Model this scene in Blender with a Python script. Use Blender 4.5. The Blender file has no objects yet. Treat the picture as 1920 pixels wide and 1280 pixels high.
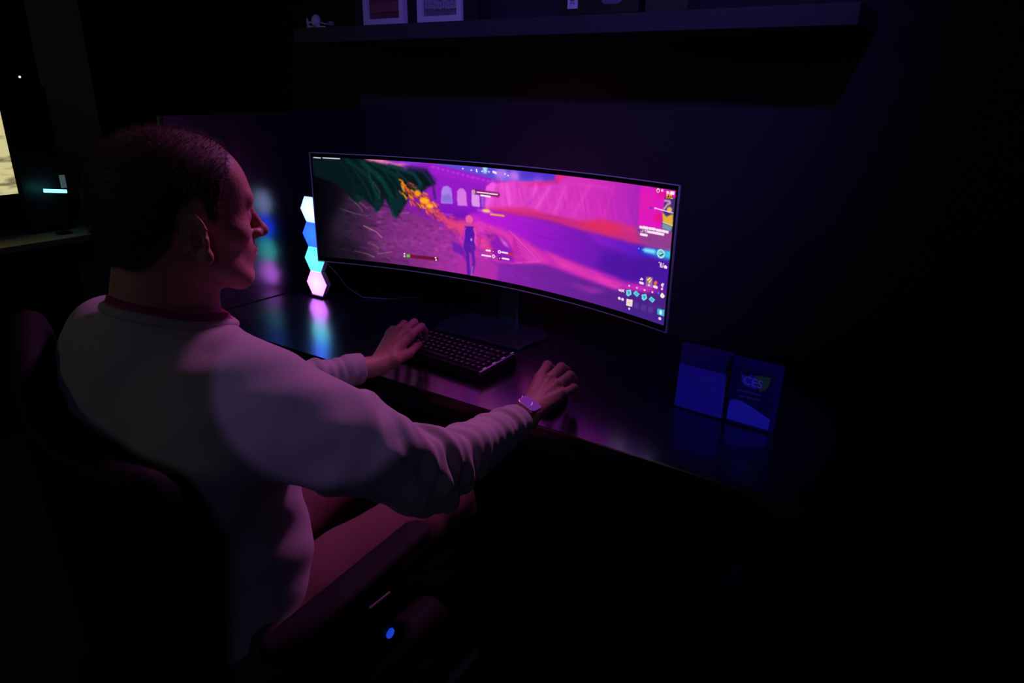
import bpy, bmesh, math, random
import numpy as np
from mathutils import Vector, Matrix

# ---------------------------------------------------------------- scene, camera, light
scene = bpy.context.scene
col = scene.collection
ZC = 1.07                      # height of the monitor's centre above the floor; desk top at 0.74
rad = math.radians

cam_data = bpy.data.cameras.new('camera')
cam = bpy.data.objects.new('camera', cam_data)
col.objects.link(cam)
cam_data.sensor_width = 36.0
cam_data.lens = 1318.0 / 1920.0 * 36.0
cam_data.clip_start = 0.02
def camera_axes(yaw, pitch, roll):
    F = Vector((math.sin(yaw) * math.cos(pitch), math.cos(yaw) * math.cos(pitch), -math.sin(pitch)))
    R = Vector((math.cos(yaw), -math.sin(yaw), 0)); U = R.cross(F)
    c, s = math.cos(roll), math.sin(roll)
    return c * R + s * U, -s * R + c * U, F
R_, U_, F_ = camera_axes(rad(-33.8), rad(19.96), rad(0.76))
cam.matrix_world = Matrix(((R_.x, U_.x, -F_.x, 1.165), (R_.y, U_.y, -F_.y, -1.498),
                           (R_.z, U_.z, -F_.z, 0.37 + ZC), (0, 0, 0, 1)))
scene.camera = cam

world = bpy.data.worlds.new('dark_room_air'); scene.world = world
world.use_nodes = True
world.node_tree.nodes['Background'].inputs[0].default_value = (0.05, 0.03, 0.30, 1)
world.node_tree.nodes['Background'].inputs[1].default_value = 0.004

def lamp(name, kind, loc, target, energy, color, **kw):
    d = bpy.data.lights.new(name, kind); d.energy = energy; d.color = color
    for k, v in kw.items(): setattr(d, k, v)
    o = bpy.data.objects.new(name, d); col.objects.link(o); o.location = loc
    o.rotation_euler = (Vector(target) - Vector(loc)).to_track_quat('-Z', 'Y').to_euler()
    return o
# narrow lilac show spot behind and above the camera: throws the pool on the shoulder
lamp('ceiling_spot', 'SPOT', (2.3, -2.7, 2.6), (0.465, -0.92, 1.07), 27, (0.46, 0.31, 1.0), spot_size=rad(5.6), spot_blend=0.15, shadow_soft_size=0.01)
# blue-violet wall washer aimed at the shelf and the wall above the monitor
lamp('ceiling_wall_washer', 'SPOT', (1.3, -1.6, 2.85), (0.05, 0.45, 1.45), 130, (0.20, 0.13, 1.0), spot_size=rad(42), spot_blend=1.0, shadow_soft_size=0.08)
# deep blue spot on the right end of the desk
lamp('ceiling_desk_spot', 'SPOT', (1.7, -1.4, 2.5), (0.80, -0.05, 0.80), 62, (0.02, 0.02, 1.0), spot_size=rad(13), spot_blend=0.7, shadow_soft_size=0.05)
# added magenta fill high in front of the man, boosting the screen's light
lamp('magenta_fill', 'SPOT', (0.15, 0.34, 2.15), (0.25, -0.75, 0.95), 46, (1.0, 0.23, 0.88), spot_size=rad(44), spot_blend=0.8, shadow_soft_size=0.12)
# weak violet and warm fill lights added behind, lifting the dark back and sleeve
lamp('violet_fill', 'AREA', (2.3, -3.2, 2.4), (0.3, -0.8, 1.0), 1.5, (0.45, 0.40, 1.0), shape='DISK', size=0.6)
lamp('warm_fill', 'AREA', (-0.9, -3.6, 2.5), (0.1, -1.0, 1.0), 1.6, (0.95, 0.85, 0.62), shape='DISK', size=0.9)

vs = scene.view_settings
scene.display_settings.display_device = 'sRGB'
vs.view_transform = 'Standard'; vs.look = 'None'; vs.exposure = 0.0; vs.gamma = 1.0
vs.use_curve_mapping = False

# ---------------------------------------------------------------- helpers
def link(o): col.objects.link(o); return o
def tag(o, label=None, cat=None, group=None, kind=None):
    if label: o['label'] = label
    if cat: o['category'] = cat
    if group: o['group'] = group
    if kind: o['kind'] = kind
    return o
def empty(name, loc, label, cat, rz=0.0, group=None):
    o = bpy.data.objects.new(name, None); o.empty_display_size = 0.05
    o.location = loc; o.rotation_euler = (0, 0, rz); link(o)
    return tag(o, label, cat, group)

def material(name, color, rough=0.5, metal=0.0, spec=0.5, emit=None, es=0.0, noise=None, bump=None, sheen=0.0, sss=0.0, trans=0.0, ior=1.45, coat=0.0):
    """noise=(scale, amount, second colour); bump=(scale, strength)"""
    m = bpy.data.materials.new(name); m.use_nodes = True
    nt = m.node_tree; b = nt.nodes['Principled BSDF']
    b.inputs['Base Color'].default_value = (*color, 1)
    b.inputs['Roughness'].default_value = rough; b.inputs['Metallic'].default_value = metal
    b.inputs['Specular IOR Level'].default_value = spec; b.inputs['IOR'].default_value = ior
    b.inputs['Sheen Weight'].default_value = sheen
    b.inputs['Coat Weight'].default_value = coat
    b.inputs['Transmission Weight'].default_value = trans
    if sss:
        b.inputs['Subsurface Weight'].default_value = sss
        b.inputs['Subsurface Radius'].default_value = (0.012, 0.005, 0.003)
        b.inputs['Subsurface Scale'].default_value = 0.6
    if emit:
        b.inputs['Emission Color'].default_value = (*emit, 1); b.inputs['Emission Strength'].default_value = es
    tc = nt.nodes.new('ShaderNodeTexCoord')
    if noise:
        n = nt.nodes.new('ShaderNodeTexNoise'); n.inputs['Scale'].default_value = noise[0]; n.inputs['Detail'].default_value = 4
        r = nt.nodes.new('ShaderNodeMix'); r.data_type = 'RGBA'
        nt.links.new(tc.outputs['Object'], n.inputs['Vector'])
        mr = nt.nodes.new('ShaderNodeMath'); mr.operation = 'MULTIPLY'; mr.inputs[1].default_value = noise[1]
        nt.links.new(n.outputs['Fac'], mr.inputs[0]); nt.links.new(mr.outputs[0], r.inputs['Factor'])
        r.inputs[6].default_value = (*color, 1); r.inputs[7].default_value = (*noise[2], 1)
        nt.links.new(r.outputs[2], b.inputs['Base Color'])
    if bump:
        n2 = nt.nodes.new('ShaderNodeTexNoise'); n2.inputs['Scale'].default_value = bump[0]; n2.inputs['Detail'].default_value = 3
        bp = nt.nodes.new('ShaderNodeBump'); bp.inputs['Strength'].default_value = bump[1]; bp.inputs['Distance'].default_value = 0.002
        nt.links.new(tc.outputs['Object'], n2.inputs['Vector']); nt.links.new(n2.outputs['Fac'], bp.inputs['Height'])
        nt.links.new(bp.outputs['Normal'], b.inputs['Normal'])
    return m

class MB:
    """collects boxes, prisms, tubes and lathes, then links them as ONE mesh object"""
    def __init__(s): s.v = []; s.f = []; s.mi = []; s.cur = 0
    def add(s, vs_, fs):
        n = len(s.v); s.v += [tuple(v) for v in vs_]; s.f += [tuple(i + n for i in f) for f in fs]; s.mi += [s.cur] * len(fs); return s
    def box(s, c, d, M=None):
        x, y, z = (q / 2 for q in d)
        p = [Vector((a * x, b * y, e * z)) for e in (-1, 1) for a, b in ((-1, -1), (1, -1), (1, 1), (-1, 1))]
        p = [(M @ q if M else q) + Vector(c) for q in p]
        return s.add(p, [(3, 2, 1, 0), (4, 5, 6, 7), (0, 1, 5, 4), (1, 2, 6, 5), (2, 3, 7, 6), (3, 0, 4, 7)])
    def prism(s, pts, axis, a, b):
        """polygon pts (two coordinates) pushed along axis from a to b"""
        def mk(p, h):
            return {'x': (h, p[0], p[1]), 'y': (p[0], h, p[1]), 'z': (p[0], p[1], h)}[axis]
        n = len(pts)
        return s.add([mk(p, a) for p in pts] + [mk(p, b) for p in pts],
                     [tuple(range(n))[::-1], tuple(range(n, 2 * n))] + [(i, (i + 1) % n, n + (i + 1) % n, n + i) for i in range(n)])
    def tube(s, pts, r, n=12, cap=True, closed=False):
        pts = [Vector(p) for p in pts]; rs = r if isinstance(r, (list, tuple)) else [r] * len(pts)
        up = Vector((0, 0, 1)); rings = []
        prev = None
        for i, p in enumerate(pts):
            if closed: t = pts[(i + 1) % len(pts)] - pts[i - 1]
            else: t = pts[min(i + 1, len(pts) - 1)] - pts[max(i - 1, 0)]
            t.normalize()
            if prev is None: a = t.cross(up if abs(t.z) < .9 else Vector((1, 0, 0))).normalized()
            else: a = (prev - t * prev.dot(t)).normalized()
            prev = a; b = t.cross(a)
            rings.append([p + (a * math.cos(2 * math.pi * k / n) + b * math.sin(2 * math.pi * k / n)) * rs[i] for k in range(n)])
        vs_ = [q for ring in rings for q in ring]; fs = []
        m = len(rings)
        for i in range(m if closed else m - 1):
            j = (i + 1) % m
            for k in range(n): fs.append((i * n + k, i * n + (k + 1) % n, j * n + (k + 1) % n, j * n + k))
        if cap and not closed: fs += [tuple(range(n))[::-1], tuple(range((m - 1) * n, m * n))]
        return s.add(vs_, fs)
    def lathe(s, prof, c=(0, 0, 0), n=24, M=None):
        vs_ = []; fs = []
        for r, z in prof:
            for k in range(n):
                q = Vector((r * math.cos(2 * math.pi * k / n), r * math.sin(2 * math.pi * k / n), z))
                vs_.append((M @ q if M else q) + Vector(c))
        for i in range(len(prof) - 1):
            for k in range(n): fs.append((i * n + k, i * n + (k + 1) % n, (i + 1) * n + (k + 1) % n, (i + 1) * n + k))
        fs += [tuple(range(n))[::-1], tuple(range((len(prof) - 1) * n, len(prof) * n))]
        return s.add(vs_, fs)
    def build(s, name, mats, parent=None, bevel=0.0, smooth=False, seg=2, solid=0):
        me = bpy.data.meshes.new(name); me.from_pydata(s.v, [], s.f); me.update()
        mats = mats if isinstance(mats, (list, tuple)) else [mats]
        for m in mats: me.materials.append(m)
        me.polygons.foreach_set('material_index', s.mi)
        if smooth: me.polygons.foreach_set('use_smooth', [True] * len(s.f))
        bm = bmesh.new(); bm.from_mesh(me); bmesh.ops.recalc_face_normals(bm, faces=bm.faces); bm.to_mesh(me); bm.free()
        o = bpy.data.objects.new(name, me); link(o)
        if parent: o.parent = parent
        if bevel:
            b = o.modifiers.new('bevel', 'BEVEL'); b.width = bevel; b.segments = seg; b.limit_method = 'ANGLE'; b.angle_limit = rad(40)
        if smooth or bevel:
            w = o.modifiers.new('wn', 'WEIGHTED_NORMAL') if bevel else None
            me.polygons.foreach_set('use_smooth', [True] * len(me.polygons))
            if not bevel or True: me.set_sharp_from_angle(angle=rad(42))
        return o

def text_mesh(txt, size, M, mat, parent, name, extrude=0.0):
    cu = bpy.data.curves.new(name, 'FONT'); cu.body = txt; cu.size = size; cu.extrude = extrude; cu.align_x = 'CENTER'; cu.align_y = 'CENTER'; cu.resolution_u = 3
    t = bpy.data.objects.new('tmp', cu); link(t)
    dg = bpy.context.evaluated_depsgraph_get()
    me = bpy.data.meshes.new_from_object(t.evaluated_get(dg)); bpy.data.objects.remove(t)
    me.transform(M); me.materials.clear(); me.materials.append(mat); me.name = name
    o = bpy.data.objects.new(name, me); link(o)
    if parent: o.parent = parent
    return o

# ---------------------------------------------------------------- implicit surfaces (for the person and soft shapes)
def smin(a, b, k):
    h = np.clip(0.5 + 0.5 * (b - a) / k, 0, 1); return b * (1 - h) + a * h - k * h * (1 - h)
def nrm(v): return np.sqrt(np.einsum('ij,ij->i', v, v))
def near(p, lo, hi, f, far=.07):
    """evaluate f only where p is close to the box lo..hi"""
    m = ((p > np.array(lo) - far) & (p < np.array(hi) + far)).all(1); d = np.full(len(p), far, p.dtype)
    if m.any(): d[m] = np.minimum(f(p[m]), far)
    return d
def smax(a, b, k): return -smin(-a, -b, k)
def s_cone(p, a, b, r0, r1):
    a = np.array(a, p.dtype); ab = np.array(b, p.dtype) - a; q = p - a; t = np.clip(q @ ab / (ab @ ab), 0, 1)
    q -= t[:, None] * ab
    return nrm(q) - (r0 + (r1 - r0) * t)
def s_ell(p, c, r, M=None):
    q = p - np.array(c, p.dtype)
    if M is not None: q = q @ M            # columns of M are the ellipsoid's own axes
    r = np.array(r, p.dtype); q = q / r; k0 = nrm(q); q /= r; k1 = nrm(q) + 1e-9
    return k0 * (k0 - 1) / k1
def rot(ax, deg):
    return np.array(Matrix.Rotation(rad(deg), 3, ax), np.float32)
def surface_nets(f, lo, hi, h, slack=0.006):
    """mesh of f=0, evaluated only in blocks near the surface"""
    lo = np.array(lo, np.float32); B = 4
    nb = np.ceil((np.array(hi) - lo) / (h * B)).astype(int)
    bi = np.stack(np.meshgrid(*[np.arange(n) for n in nb], indexing='ij'), -1).reshape(-1, 3)
    ctr = (lo + (bi + .5) * B * h).astype(np.float32)
    keep = np.abs(np.concatenate([f(c) for c in np.array_split(ctr, max(1, len(ctr) // 200000))])) < B * h * .87 * 1.25 + slack
    bi = bi[keep]
    N = (nb * B + 4).astype(np.int64)
    key = lambda q: (q[..., 0].astype(np.int64) * N[1] + q[..., 1]) * N[2] + q[..., 2]
    off = np.stack(np.meshgrid(*[np.arange(B + 1)] * 3, indexing='ij'), -1).reshape(-1, 3)
    P = (bi[:, None] * B + off[None]).reshape(-1, 3)
    uk, idx = np.unique(key(P), return_index=True); P = P[idx]
    val = np.concatenate([f((lo + c * h).astype(np.float32)) for c in np.array_split(P, max(1, len(P) // 200000))])
    def look(q):
        k = key(q); i = np.searchsorted(uk, k); i = np.minimum(i, len(uk) - 1); ok = uk[i] == k
        return np.where(ok, val[i], np.nan)
    corners = np.stack(np.meshgrid([0, 1], [0, 1], [0, 1], indexing='ij'), -1).reshape(-1, 3)
    cv = np.stack([look(P + c) for c in corners], 1)
    good = ~np.isnan(cv).any(1); neg = (cv < 0).sum(1)
    sel = good & (neg > 0) & (neg < 8)
    C = P[sel]; cv = cv[sel]
    acc = np.zeros((len(C), 3)); cnt = np.zeros(len(C))
    for i in range(8):
        for j in range(i + 1, 8):
            if np.abs(corners[i] - corners[j]).sum() != 1: continue
            a, b = cv[:, i], cv[:, j]; x = (a < 0) != (b < 0)
            t = np.where(x, a / np.where(a == b, 1, a - b), 0)
            acc += np.where(x[:, None], corners[i] + t[:, None] * (corners[j] - corners[i]), 0); cnt += x
    V = (lo + (C + acc / cnt[:, None]) * h).astype(np.float32)
    ck = key(C); order = np.argsort(ck); cks = ck[order]
    def cell(q):
        k = key(q); i = np.minimum(np.searchsorted(cks, k), len(cks) - 1); return np.where(cks[i] == k, order[i], -1)
    faces = []
    for ax in range(3):
        e = np.zeros(3, int); e[ax] = 1; u = np.zeros(3, int); u[(ax + 1) % 3] = 1; w = np.zeros(3, int); w[(ax + 2) % 3] = 1
        a = cv[:, 0]; b = cv[:, int(e @ [4, 2, 1])]
        x = (a < 0) != (b < 0); Q = C[x]
        q = np.stack([cell(Q), cell(Q - u), cell(Q - u - w), cell(Q - w)], 1)
        fl = (a[x] >= 0); q[fl] = q[fl][:, ::-1]
        faces.append(q[(q >= 0).all(1)])
    Fq = np.concatenate(faces)
    return V, Fq
def project(f, V, it=1, e=0.0012):
    I3 = np.eye(3, dtype=np.float32)
    for _ in range(it):
        d = f(V); g = np.stack([(f(V + I3[i] * e) - d) / e for i in range(3)], 1)
        n2 = (g * g).sum(1) + 1e-6; V = (V - g * np.clip(d / n2, -.002, .002)[:, None]).astype(np.float32)
    return V
def mesh_np(name, V, F, mats, parent=None, smooth=True):
    me = bpy.data.meshes.new(name)
    me.vertices.add(len(V)); me.vertices.foreach_set('co', np.asarray(V, np.float32).ravel())
    k = F.shape[1]
    me.loops.add(len(F) * k); me.loops.foreach_set('vertex_index', F.astype(np.int32).ravel())
    me.polygons.add(len(F)); me.polygons.foreach_set('loop_start', np.arange(0, len(F) * k, k, dtype=np.int32))
    me.polygons.foreach_set('use_smooth', np.full(len(F), smooth))
    me.update(calc_edges=True); me.validate()
    for m in (mats if isinstance(mats, (list, tuple)) else [mats]): me.materials.append(m)
    o = bpy.data.objects.new(name, me); link(o)
    if parent: o.parent = parent
    return o

# ---------------------------------------------------------------- picture on the gaming screen (0..10000 across and up the screen)
SCREEN_OPS = [["G",[[-121,11176],[10366,11146],[10775,-776],[-459,-2355]],[99,4452],[10010,2102],[135,25,165],[120,28,160],1],
["P",[[1080,10584],[7210,10396],[7081,9248],[5728,8951],[5186,8960],[3907,9347],[2677,9541],[1754,9652]],[96,78,214],3,100],
["P",[[1211,10256],[1763,10249],[2864,9727],[2644,9387],[1754,9652],[1327,9875]],[236,120,180],2,100],
["P",[[1793,10204],[3298,10110],[3296,9870],[2372,9771]],[140,50,210],2,100],
["E",5426,9580,195,407,[190,130,240],4,80],
["E",5786,9509,133,402,[220,120,240],4,80],
["E",6466,9508,146,348,[210,110,240],4,70],
["P",[[5945,10357],[7153,10378],[7050,9408],[6467,9377],[5994,9486]],[80,40,205],5,70],
["P",[[4899,10483],[5050,10475],[5020,9508],[4914,9524]],[180,220,245],2,100],
["E",5653,9152,268,271,[150,110,240],4,70],
["P",[[2555,9662],[3389,9986],[5216,9015],[5282,5532],[4352,5340],[3255,5335],[3127,8277]],[148,26,196],2,100],
["P",[[3389,9986],[5216,9015],[5217,8416],[3381,9023]],[160,28,205],3,100],
["E",3479,9672,46,105,[190,60,225],1,80],
["E",3623,9591,46,105,[190,60,225],1,80],
["E",3766,9511,47,105,[190,60,225],1,80],
["E",3910,9433,46,105,[190,60,225],1,80],
["E",4054,9356,46,104,[190,60,225],1,80],
["E",4197,9280,46,104,[190,60,225],1,80],
["E",4341,9206,46,104,[190,60,225],1,80],
["E",4484,9133,46,103,[190,60,225],1,80],
["E",4627,9062,46,102,[190,60,225],1,80],
["E",4770,8991,46,103,[190,60,225],1,80],
["E",4913,8922,46,102,[190,60,225],1,80],
["E",5056,8855,46,101,[190,60,225],1,80],
["G",[[3453,6499],[5357,6698],[5436,5505],[3568,5143],[3446,5651]],[3734,6491],[3726,5251],[140,22,196],[112,18,178],2],
["P",[[3687,6427],[3711,7658],[3775,8016],[3899,8101],[4006,7843],[4030,6493]],[172,130,232],1,100],
["P",[[3722,7076],[3926,7432],[4017,6976],[4015,6537],[3719,6536]],[128,100,215],2,70],
["P",[[4169,6396],[4159,7650],[4238,7962],[4346,7996],[4422,7686],[4449,6447]],[214,120,228],1,100],
["P",[[4588,6498],[4575,7641],[4805,7529],[4820,6489]],[222,150,236],1,100],
["P",[[4851,7545],[4943,7530],[4943,6489],[4866,6507]],[150,80,215],1,100],
["P",[[3665,5478],[4041,5565],[4008,5356],[3695,5289]],[190,60,220],2,70],
["G",[[5004,6370],[5126,8571],[5727,9131],[6993,9301],[7041,10130],[9120,10084],[10023,10204],[10112,6562],[8940,6369],[7813,6399],[6788,6630]],[5127,6985],[9154,8734],[232,74,204],[200,36,178],2],
["G",[[8171,10110],[9186,10111],[9206,6693],[8097,6552]],[8206,8283],[9154,8734],[206,44,184],[172,36,186],6],
["P",[[4989,8342],[5156,8812],[5277,8712],[5218,7953],[5051,6388],[4958,6447]],[245,90,225],2,100],
["P",[[6939,10267],[7397,10248],[6993,9344],[6324,8842],[5728,8951],[6101,8942],[6903,9570]],[232,40,130],3,85],
["L",[[5353,8461],[5250,6561]],260,[205,50,180],3,60],
["L",[[5878,8866],[5916,7383]],300,[196,46,176],3,60],
["L",[[5579,8720],[5661,6959]],200,[250,120,225],3,60],
["L",[[6398,8824],[6331,7909]],250,[250,110,220],3,60],
["L",[[6561,8795],[6114,6916]],200,[190,44,172],3,60],
["L",[[6765,8871],[6413,6954]],260,[246,104,214],3,60],
["L",[[6968,8947],[6608,6771]],190,[198,44,176],3,60],
["L",[[7198,9120],[6933,6832]],280,[240,86,208],3,60],
["L",[[7455,9218],[7082,6681]],180,[196,44,176],3,60],
["L",[[7835,9367],[7445,6858]],300,[232,66,200],3,60],
["L",[[8117,9274],[7779,6725]],180,[190,40,172],3,60],
["L",[[8456,9616],[8233,6837]],320,[216,50,190],3,60],
["L",[[6176,8834],[6217,7187]],160,[186,44,170],3,60],
["L",[[7551,9466],[8321,9480]],150,[236,70,200],3,60],
["P",[[4912,6477],[6188,6993],[6787,6674],[7738,6617],[8229,7045],[9065,6891],[10095,7089],[10145,5500],[9101,5404],[7970,5624],[6645,6067],[5588,6043]],[216,46,120],4,85],
["P",[[7525,6333],[8232,6879],[8794,6734],[8532,5957],[7963,6051]],[226,44,90],5,80],
["P",[[9060,7091],[10090,7239],[10147,5423],[9229,5776]],[128,66,150],6,75],
["G",[[4897,6280],[5587,6230],[6644,6157],[7969,5710],[9099,5485],[10147,5423],[10245,2324],[9638,3212],[9172,2486],[7870,2922],[6668,3511],[5748,4180],[4896,4980],[4352,5340]],[5436,5694],[9577,2954],[182,26,214],[72,22,160],4],
["P",[[8277,4520],[9244,5173],[9605,4415],[9667,3647],[9372,2865],[8891,2467],[8163,2910]],[72,20,158],8,70],
["G",[[7824,5714],[9097,5566],[9909,5484],[10047,5270],[8982,4576],[8124,5069]],[7827,5541],[9774,5545],[150,30,200],[60,25,190],5],
["P",[[4509,5889],[4896,5222],[5747,4418],[6668,3511],[7870,2922],[8891,2467],[9722,2664],[9668,2118],[8625,1506],[7591,1814],[6526,2391],[5752,2985],[4817,3970]],[214,44,186],5,85],
["P",[[6667,3603],[7275,3060],[8171,2472],[8897,2171],[8767,1625],[7735,2148],[7133,2413]],[226,60,176],3,70],
["P",[[4195,5082],[5283,4912],[6209,3950],[6828,2677],[6529,2014],[5446,1341],[4658,2405]],[224,56,178],5,85],
["G",[[4317,4241],[4816,2883],[5288,1646],[6527,2297],[7590,1905],[8623,1592],[9733,2259],[10226,2912],[10346,-871],[4811,-2115],[4010,-504]],[4816,2485],[9779,624],[146,34,176],[72,32,130],4],
["P",[[7300,1135],[8483,1386],[8053,804]],[190,50,190],4,60],
["P",[[8936,457],[10046,895],[10089,-530],[8666,-466]],[66,36,140],8,70],
["P",[[5777,4622],[6555,2598],[6466,2258],[5757,1822]],[196,40,170],2,100],
["L",[[5824,4362],[6525,2485]],60,[248,90,206],1,80],
["L",[[5872,3959],[6464,2447]],60,[248,90,206],1,80],
["L",[[5920,3556],[6403,2409]],60,[248,90,206],1,80],
["L",[[5968,3153],[6342,2371]],60,[248,90,206],1,80],
["L",[[6016,2750],[6281,2333]],60,[248,90,206],1,80],
["L",[[5669,4759],[6556,2504],[5726,1852]],80,[240,90,210],1,80],
["P",[[4818,4362],[5129,4504],[5516,4208],[5782,3386],[5847,2555],[5788,1841],[5288,1745],[4894,2026],[4738,2944]],[196,46,176],2,100],
["P",[[5284,4190],[5595,3767],[5799,2914],[5819,1957],[5413,1915],[5161,2664],[5051,3346],[5207,3668]],[140,24,184],3,90],
["P",[[5005,4155],[5284,4142],[5051,3738]],[120,24,150],2,70],
["P",[[5362,4132],[5595,3623],[5690,3143],[5503,3430]],[232,110,220],2,80],
["P",[[4739,3687],[5051,3591],[5208,2788],[5130,2153],[4816,2285]],[226,60,150],4,80],
["G",[[781,7231],[1698,6301],[2439,5479],[3251,4828],[4316,4142],[4895,2724],[5367,1295],[5291,-258],[-191,-1138],[-32,5494]],[682,2435],[4182,2170],[40,28,48],[176,44,170],5],
["P",[[1687,5627],[2940,5229],[4031,3619],[4176,628],[2566,387],[1612,1097]],[150,52,150],16,45],
["L",[[1521,5465],[1624,5504],[1694,5541]],37,[65,44,65],1,60],
["L",[[2541,4337],[2731,4454],[2858,4591]],103,[46,29,50],1,58],
["L",[[1646,4963],[1709,4980],[1750,4991]],117,[68,47,68],1,51],
["L",[[1698,1409],[1850,1273],[1948,971]],46,[41,26,43],1,73],
["L",[[1821,3341],[1905,3362],[1960,3369]],46,[43,27,44],1,70],
["L",[[1628,759],[1720,692],[1779,537]],87,[102,61,93],1,62],
["L",[[2693,3303],[2764,3317],[2811,3312]],45,[134,58,134],1,21],
["L",[[2403,1503],[2553,1580],[2653,1653]],60,[142,56,142],1,39],
["L",[[2095,4861],[2232,4886],[2324,4884]],90,[47,30,49],1,72],
["L",[[1744,1970],[1923,2069],[2043,2178]],125,[72,50,72],1,49],
["L",[[1595,1731],[1768,1819],[1884,1912]],72,[100,60,91],1,64],
["L",[[785,3282],[842,3211],[879,3067]],129,[26,17,27],1,78],
["L",[[3285,3683],[3466,3617],[3586,3422]],72,[134,58,134],1,39],
["L",[[1325,2743],[1392,2742],[1436,2716]],77,[88,53,81],1,71],
["L",[[781,5738],[850,5676],[895,5548]],72,[25,16,26],1,71],
["L",[[2131,4832],[2188,4865],[2225,4905]],111,[120,72,109],1,78],
["L",[[3927,2470],[4053,2442],[4136,2329]],39,[114,43,115],1,23],
["L",[[3491,4645],[3679,4564],[3803,4344]],96,[156,67,150],1,26],
["L",[[1498,3062],[1551,3057],[1586,3030]],117,[95,57,87],1,62],
["L",[[3466,3087],[3518,3104],[3553,3111]],102,[156,67,150],1,26],
["L",[[3275,3628],[3360,3643],[3416,3634]],107,[114,43,115],1,23],
["L",[[4002,4027],[4176,3960],[4292,3761]],130,[161,55,161],1,21],
["L",[[2377,5780],[2453,5708],[2502,5555]],78,[129,77,118],1,53],
["L",[[2857,496],[2997,398],[3089,154]],62,[110,40,112],1,40],
["L",[[3347,707],[3444,720],[3509,693]],44,[175,73,170],1,47],
["L",[[3913,-259],[4059,-136],[4156,-4]],51,[110,40,112],1,44],
["L",[[3917,2006],[3974,2037],[4012,2063]],94,[161,55,161],1,38],
["L",[[2271,3366],[2374,3287],[2440,3107]],55,[126,75,115],1,35],
["L",[[2746,4650],[2849,4577],[2916,4410]],63,[175,73,170],1,37],
["L",[[1202,1392],[1366,1333],[1474,1168]],102,[107,58,101],1,63],
["L",[[839,5833],[968,5793],[1053,5690]],112,[26,17,27],1,43],
["L",[[881,5489],[1048,5302],[1155,4925]],79,[27,17,28],1,39],
["L",[[953,1838],[1054,1753],[1119,1569]],84,[29,19,30],1,49],
["L",[[3198,212],[3305,289],[3377,370]],81,[110,40,112],1,36],
["L",[[4031,3943],[4179,3943],[4277,3874]],60,[161,55,161],1,40],
["L",[[1645,-300],[1754,-383],[1824,-578]],82,[103,62,94],1,45],
["L",[[1317,5056],[1434,5058],[1511,5028]],35,[29,18,32],1,80],
["L",[[1219,1076],[1285,1111],[1329,1148]],111,[91,36,91],1,65],
["L",[[2441,2516],[2548,2539],[2619,2536]],58,[133,80,122],1,75],
["L",[[755,5669],[927,5597],[1040,5425]],107,[80,43,75],1,54],
["L",[[3818,3174],[3928,3140],[4001,3027]],53,[175,73,170],1,28],
["L",[[3274,4044],[3416,4118],[3511,4190]],112,[134,58,134],1,24],
["L",[[2934,1918],[3022,1834],[3080,1642]],108,[156,67,150],1,45],
["L",[[1836,1507],[1898,1506],[1938,1481]],77,[110,66,100],1,76],
["L",[[1962,5037],[2133,4960],[2246,4769]],46,[38,24,42],1,57],
["L",[[3357,-482],[3428,-496],[3475,-561]],119,[175,73,170],1,38],
["L",[[3758,-534],[3832,-531],[3880,-570]],63,[161,55,161],1,39],
["L",[[3306,1781],[3476,1706],[3589,1489]],65,[110,40,112],1,48],
["L",[[2349,4797],[2448,4729],[2512,4574]],115,[44,27,47],1,68],
["L",[[4002,274],[4108,293],[4178,265]],71,[114,43,115],1,34],
["L",[[2112,6309],[2184,6284],[2232,6217]],106,[126,50,126],1,74],
["L",[[3455,3796],[3558,3871],[3627,3960]],43,[110,40,112],1,34],
["L",[[3921,-457],[4103,-490],[4223,-658]],46,[114,43,115],1,44],
["L",[[1577,4560],[1753,4379],[1867,4002]],54,[67,46,67],1,50],
["L",[[964,5097],[1018,5090],[1053,5065]],122,[24,15,26],1,74],
["L",[[1552,2177],[1623,2216],[1670,2259]],75,[67,46,67],1,40],
["L",[[1149,5696],[1336,5714],[1460,5695]],124,[85,34,85],1,46],
["L",[[3120,1740],[3304,1590],[3425,1234]],45,[161,55,161],1,37],
["L",[[1957,6348],[2129,6411],[2244,6472]],54,[142,76,134],1,48],
["L",[[3511,3215],[3568,3243],[3607,3267]],100,[114,43,115],1,32],
["L",[[2499,4220],[2604,4263],[2675,4301]],89,[92,63,92],1,36],
["L",[[1586,975],[1677,904],[1736,743]],55,[68,47,68],1,42],
["L",[[3505,609],[3587,596],[3641,530]],126,[175,73,170],1,37],
["L",[[1248,-357],[1439,-474],[1563,-760]],124,[94,37,94],1,59],
["L",[[1844,5019],[1967,5059],[2049,5093]],114,[137,74,129],1,57],
["L",[[1680,1243],[1856,1174],[1972,980]],115,[71,49,71],1,48],
["L",[[1484,-536],[1629,-508],[1725,-520]],115,[123,66,116],1,56],
["L",[[1492,3804],[1553,3731],[1592,3581]],112,[65,44,65],1,55],
["L",[[1911,5735],[2058,5697],[2155,5583]],111,[37,23,41],1,80],
["L",[[1553,4719],[1610,4673],[1647,4573]],124,[96,58,88],1,54],
["L",[[3450,2999],[3498,2963],[3529,2877]],70,[110,40,112],1,39],
["L",[[3860,265],[4050,434],[4176,624]],53,[161,55,161],1,26],
["L",[[1835,-663],[1990,-784],[2091,-1069]],84,[44,28,46],1,75],
["L",[[3182,147],[3273,108],[3333,-10]],125,[156,67,150],1,42],
["L",[[2180,5099],[2229,5051],[2261,4949]],77,[48,31,50],1,61],
["L",[[3843,-31],[3950,-83],[4021,-236]],67,[156,67,150],1,28],
["L",[[2439,6271],[2523,6284],[2579,6278]],51,[141,56,141],1,74],
["L",[[1028,4495],[1205,4384],[1321,4135]],98,[80,32,80],1,42],
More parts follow.
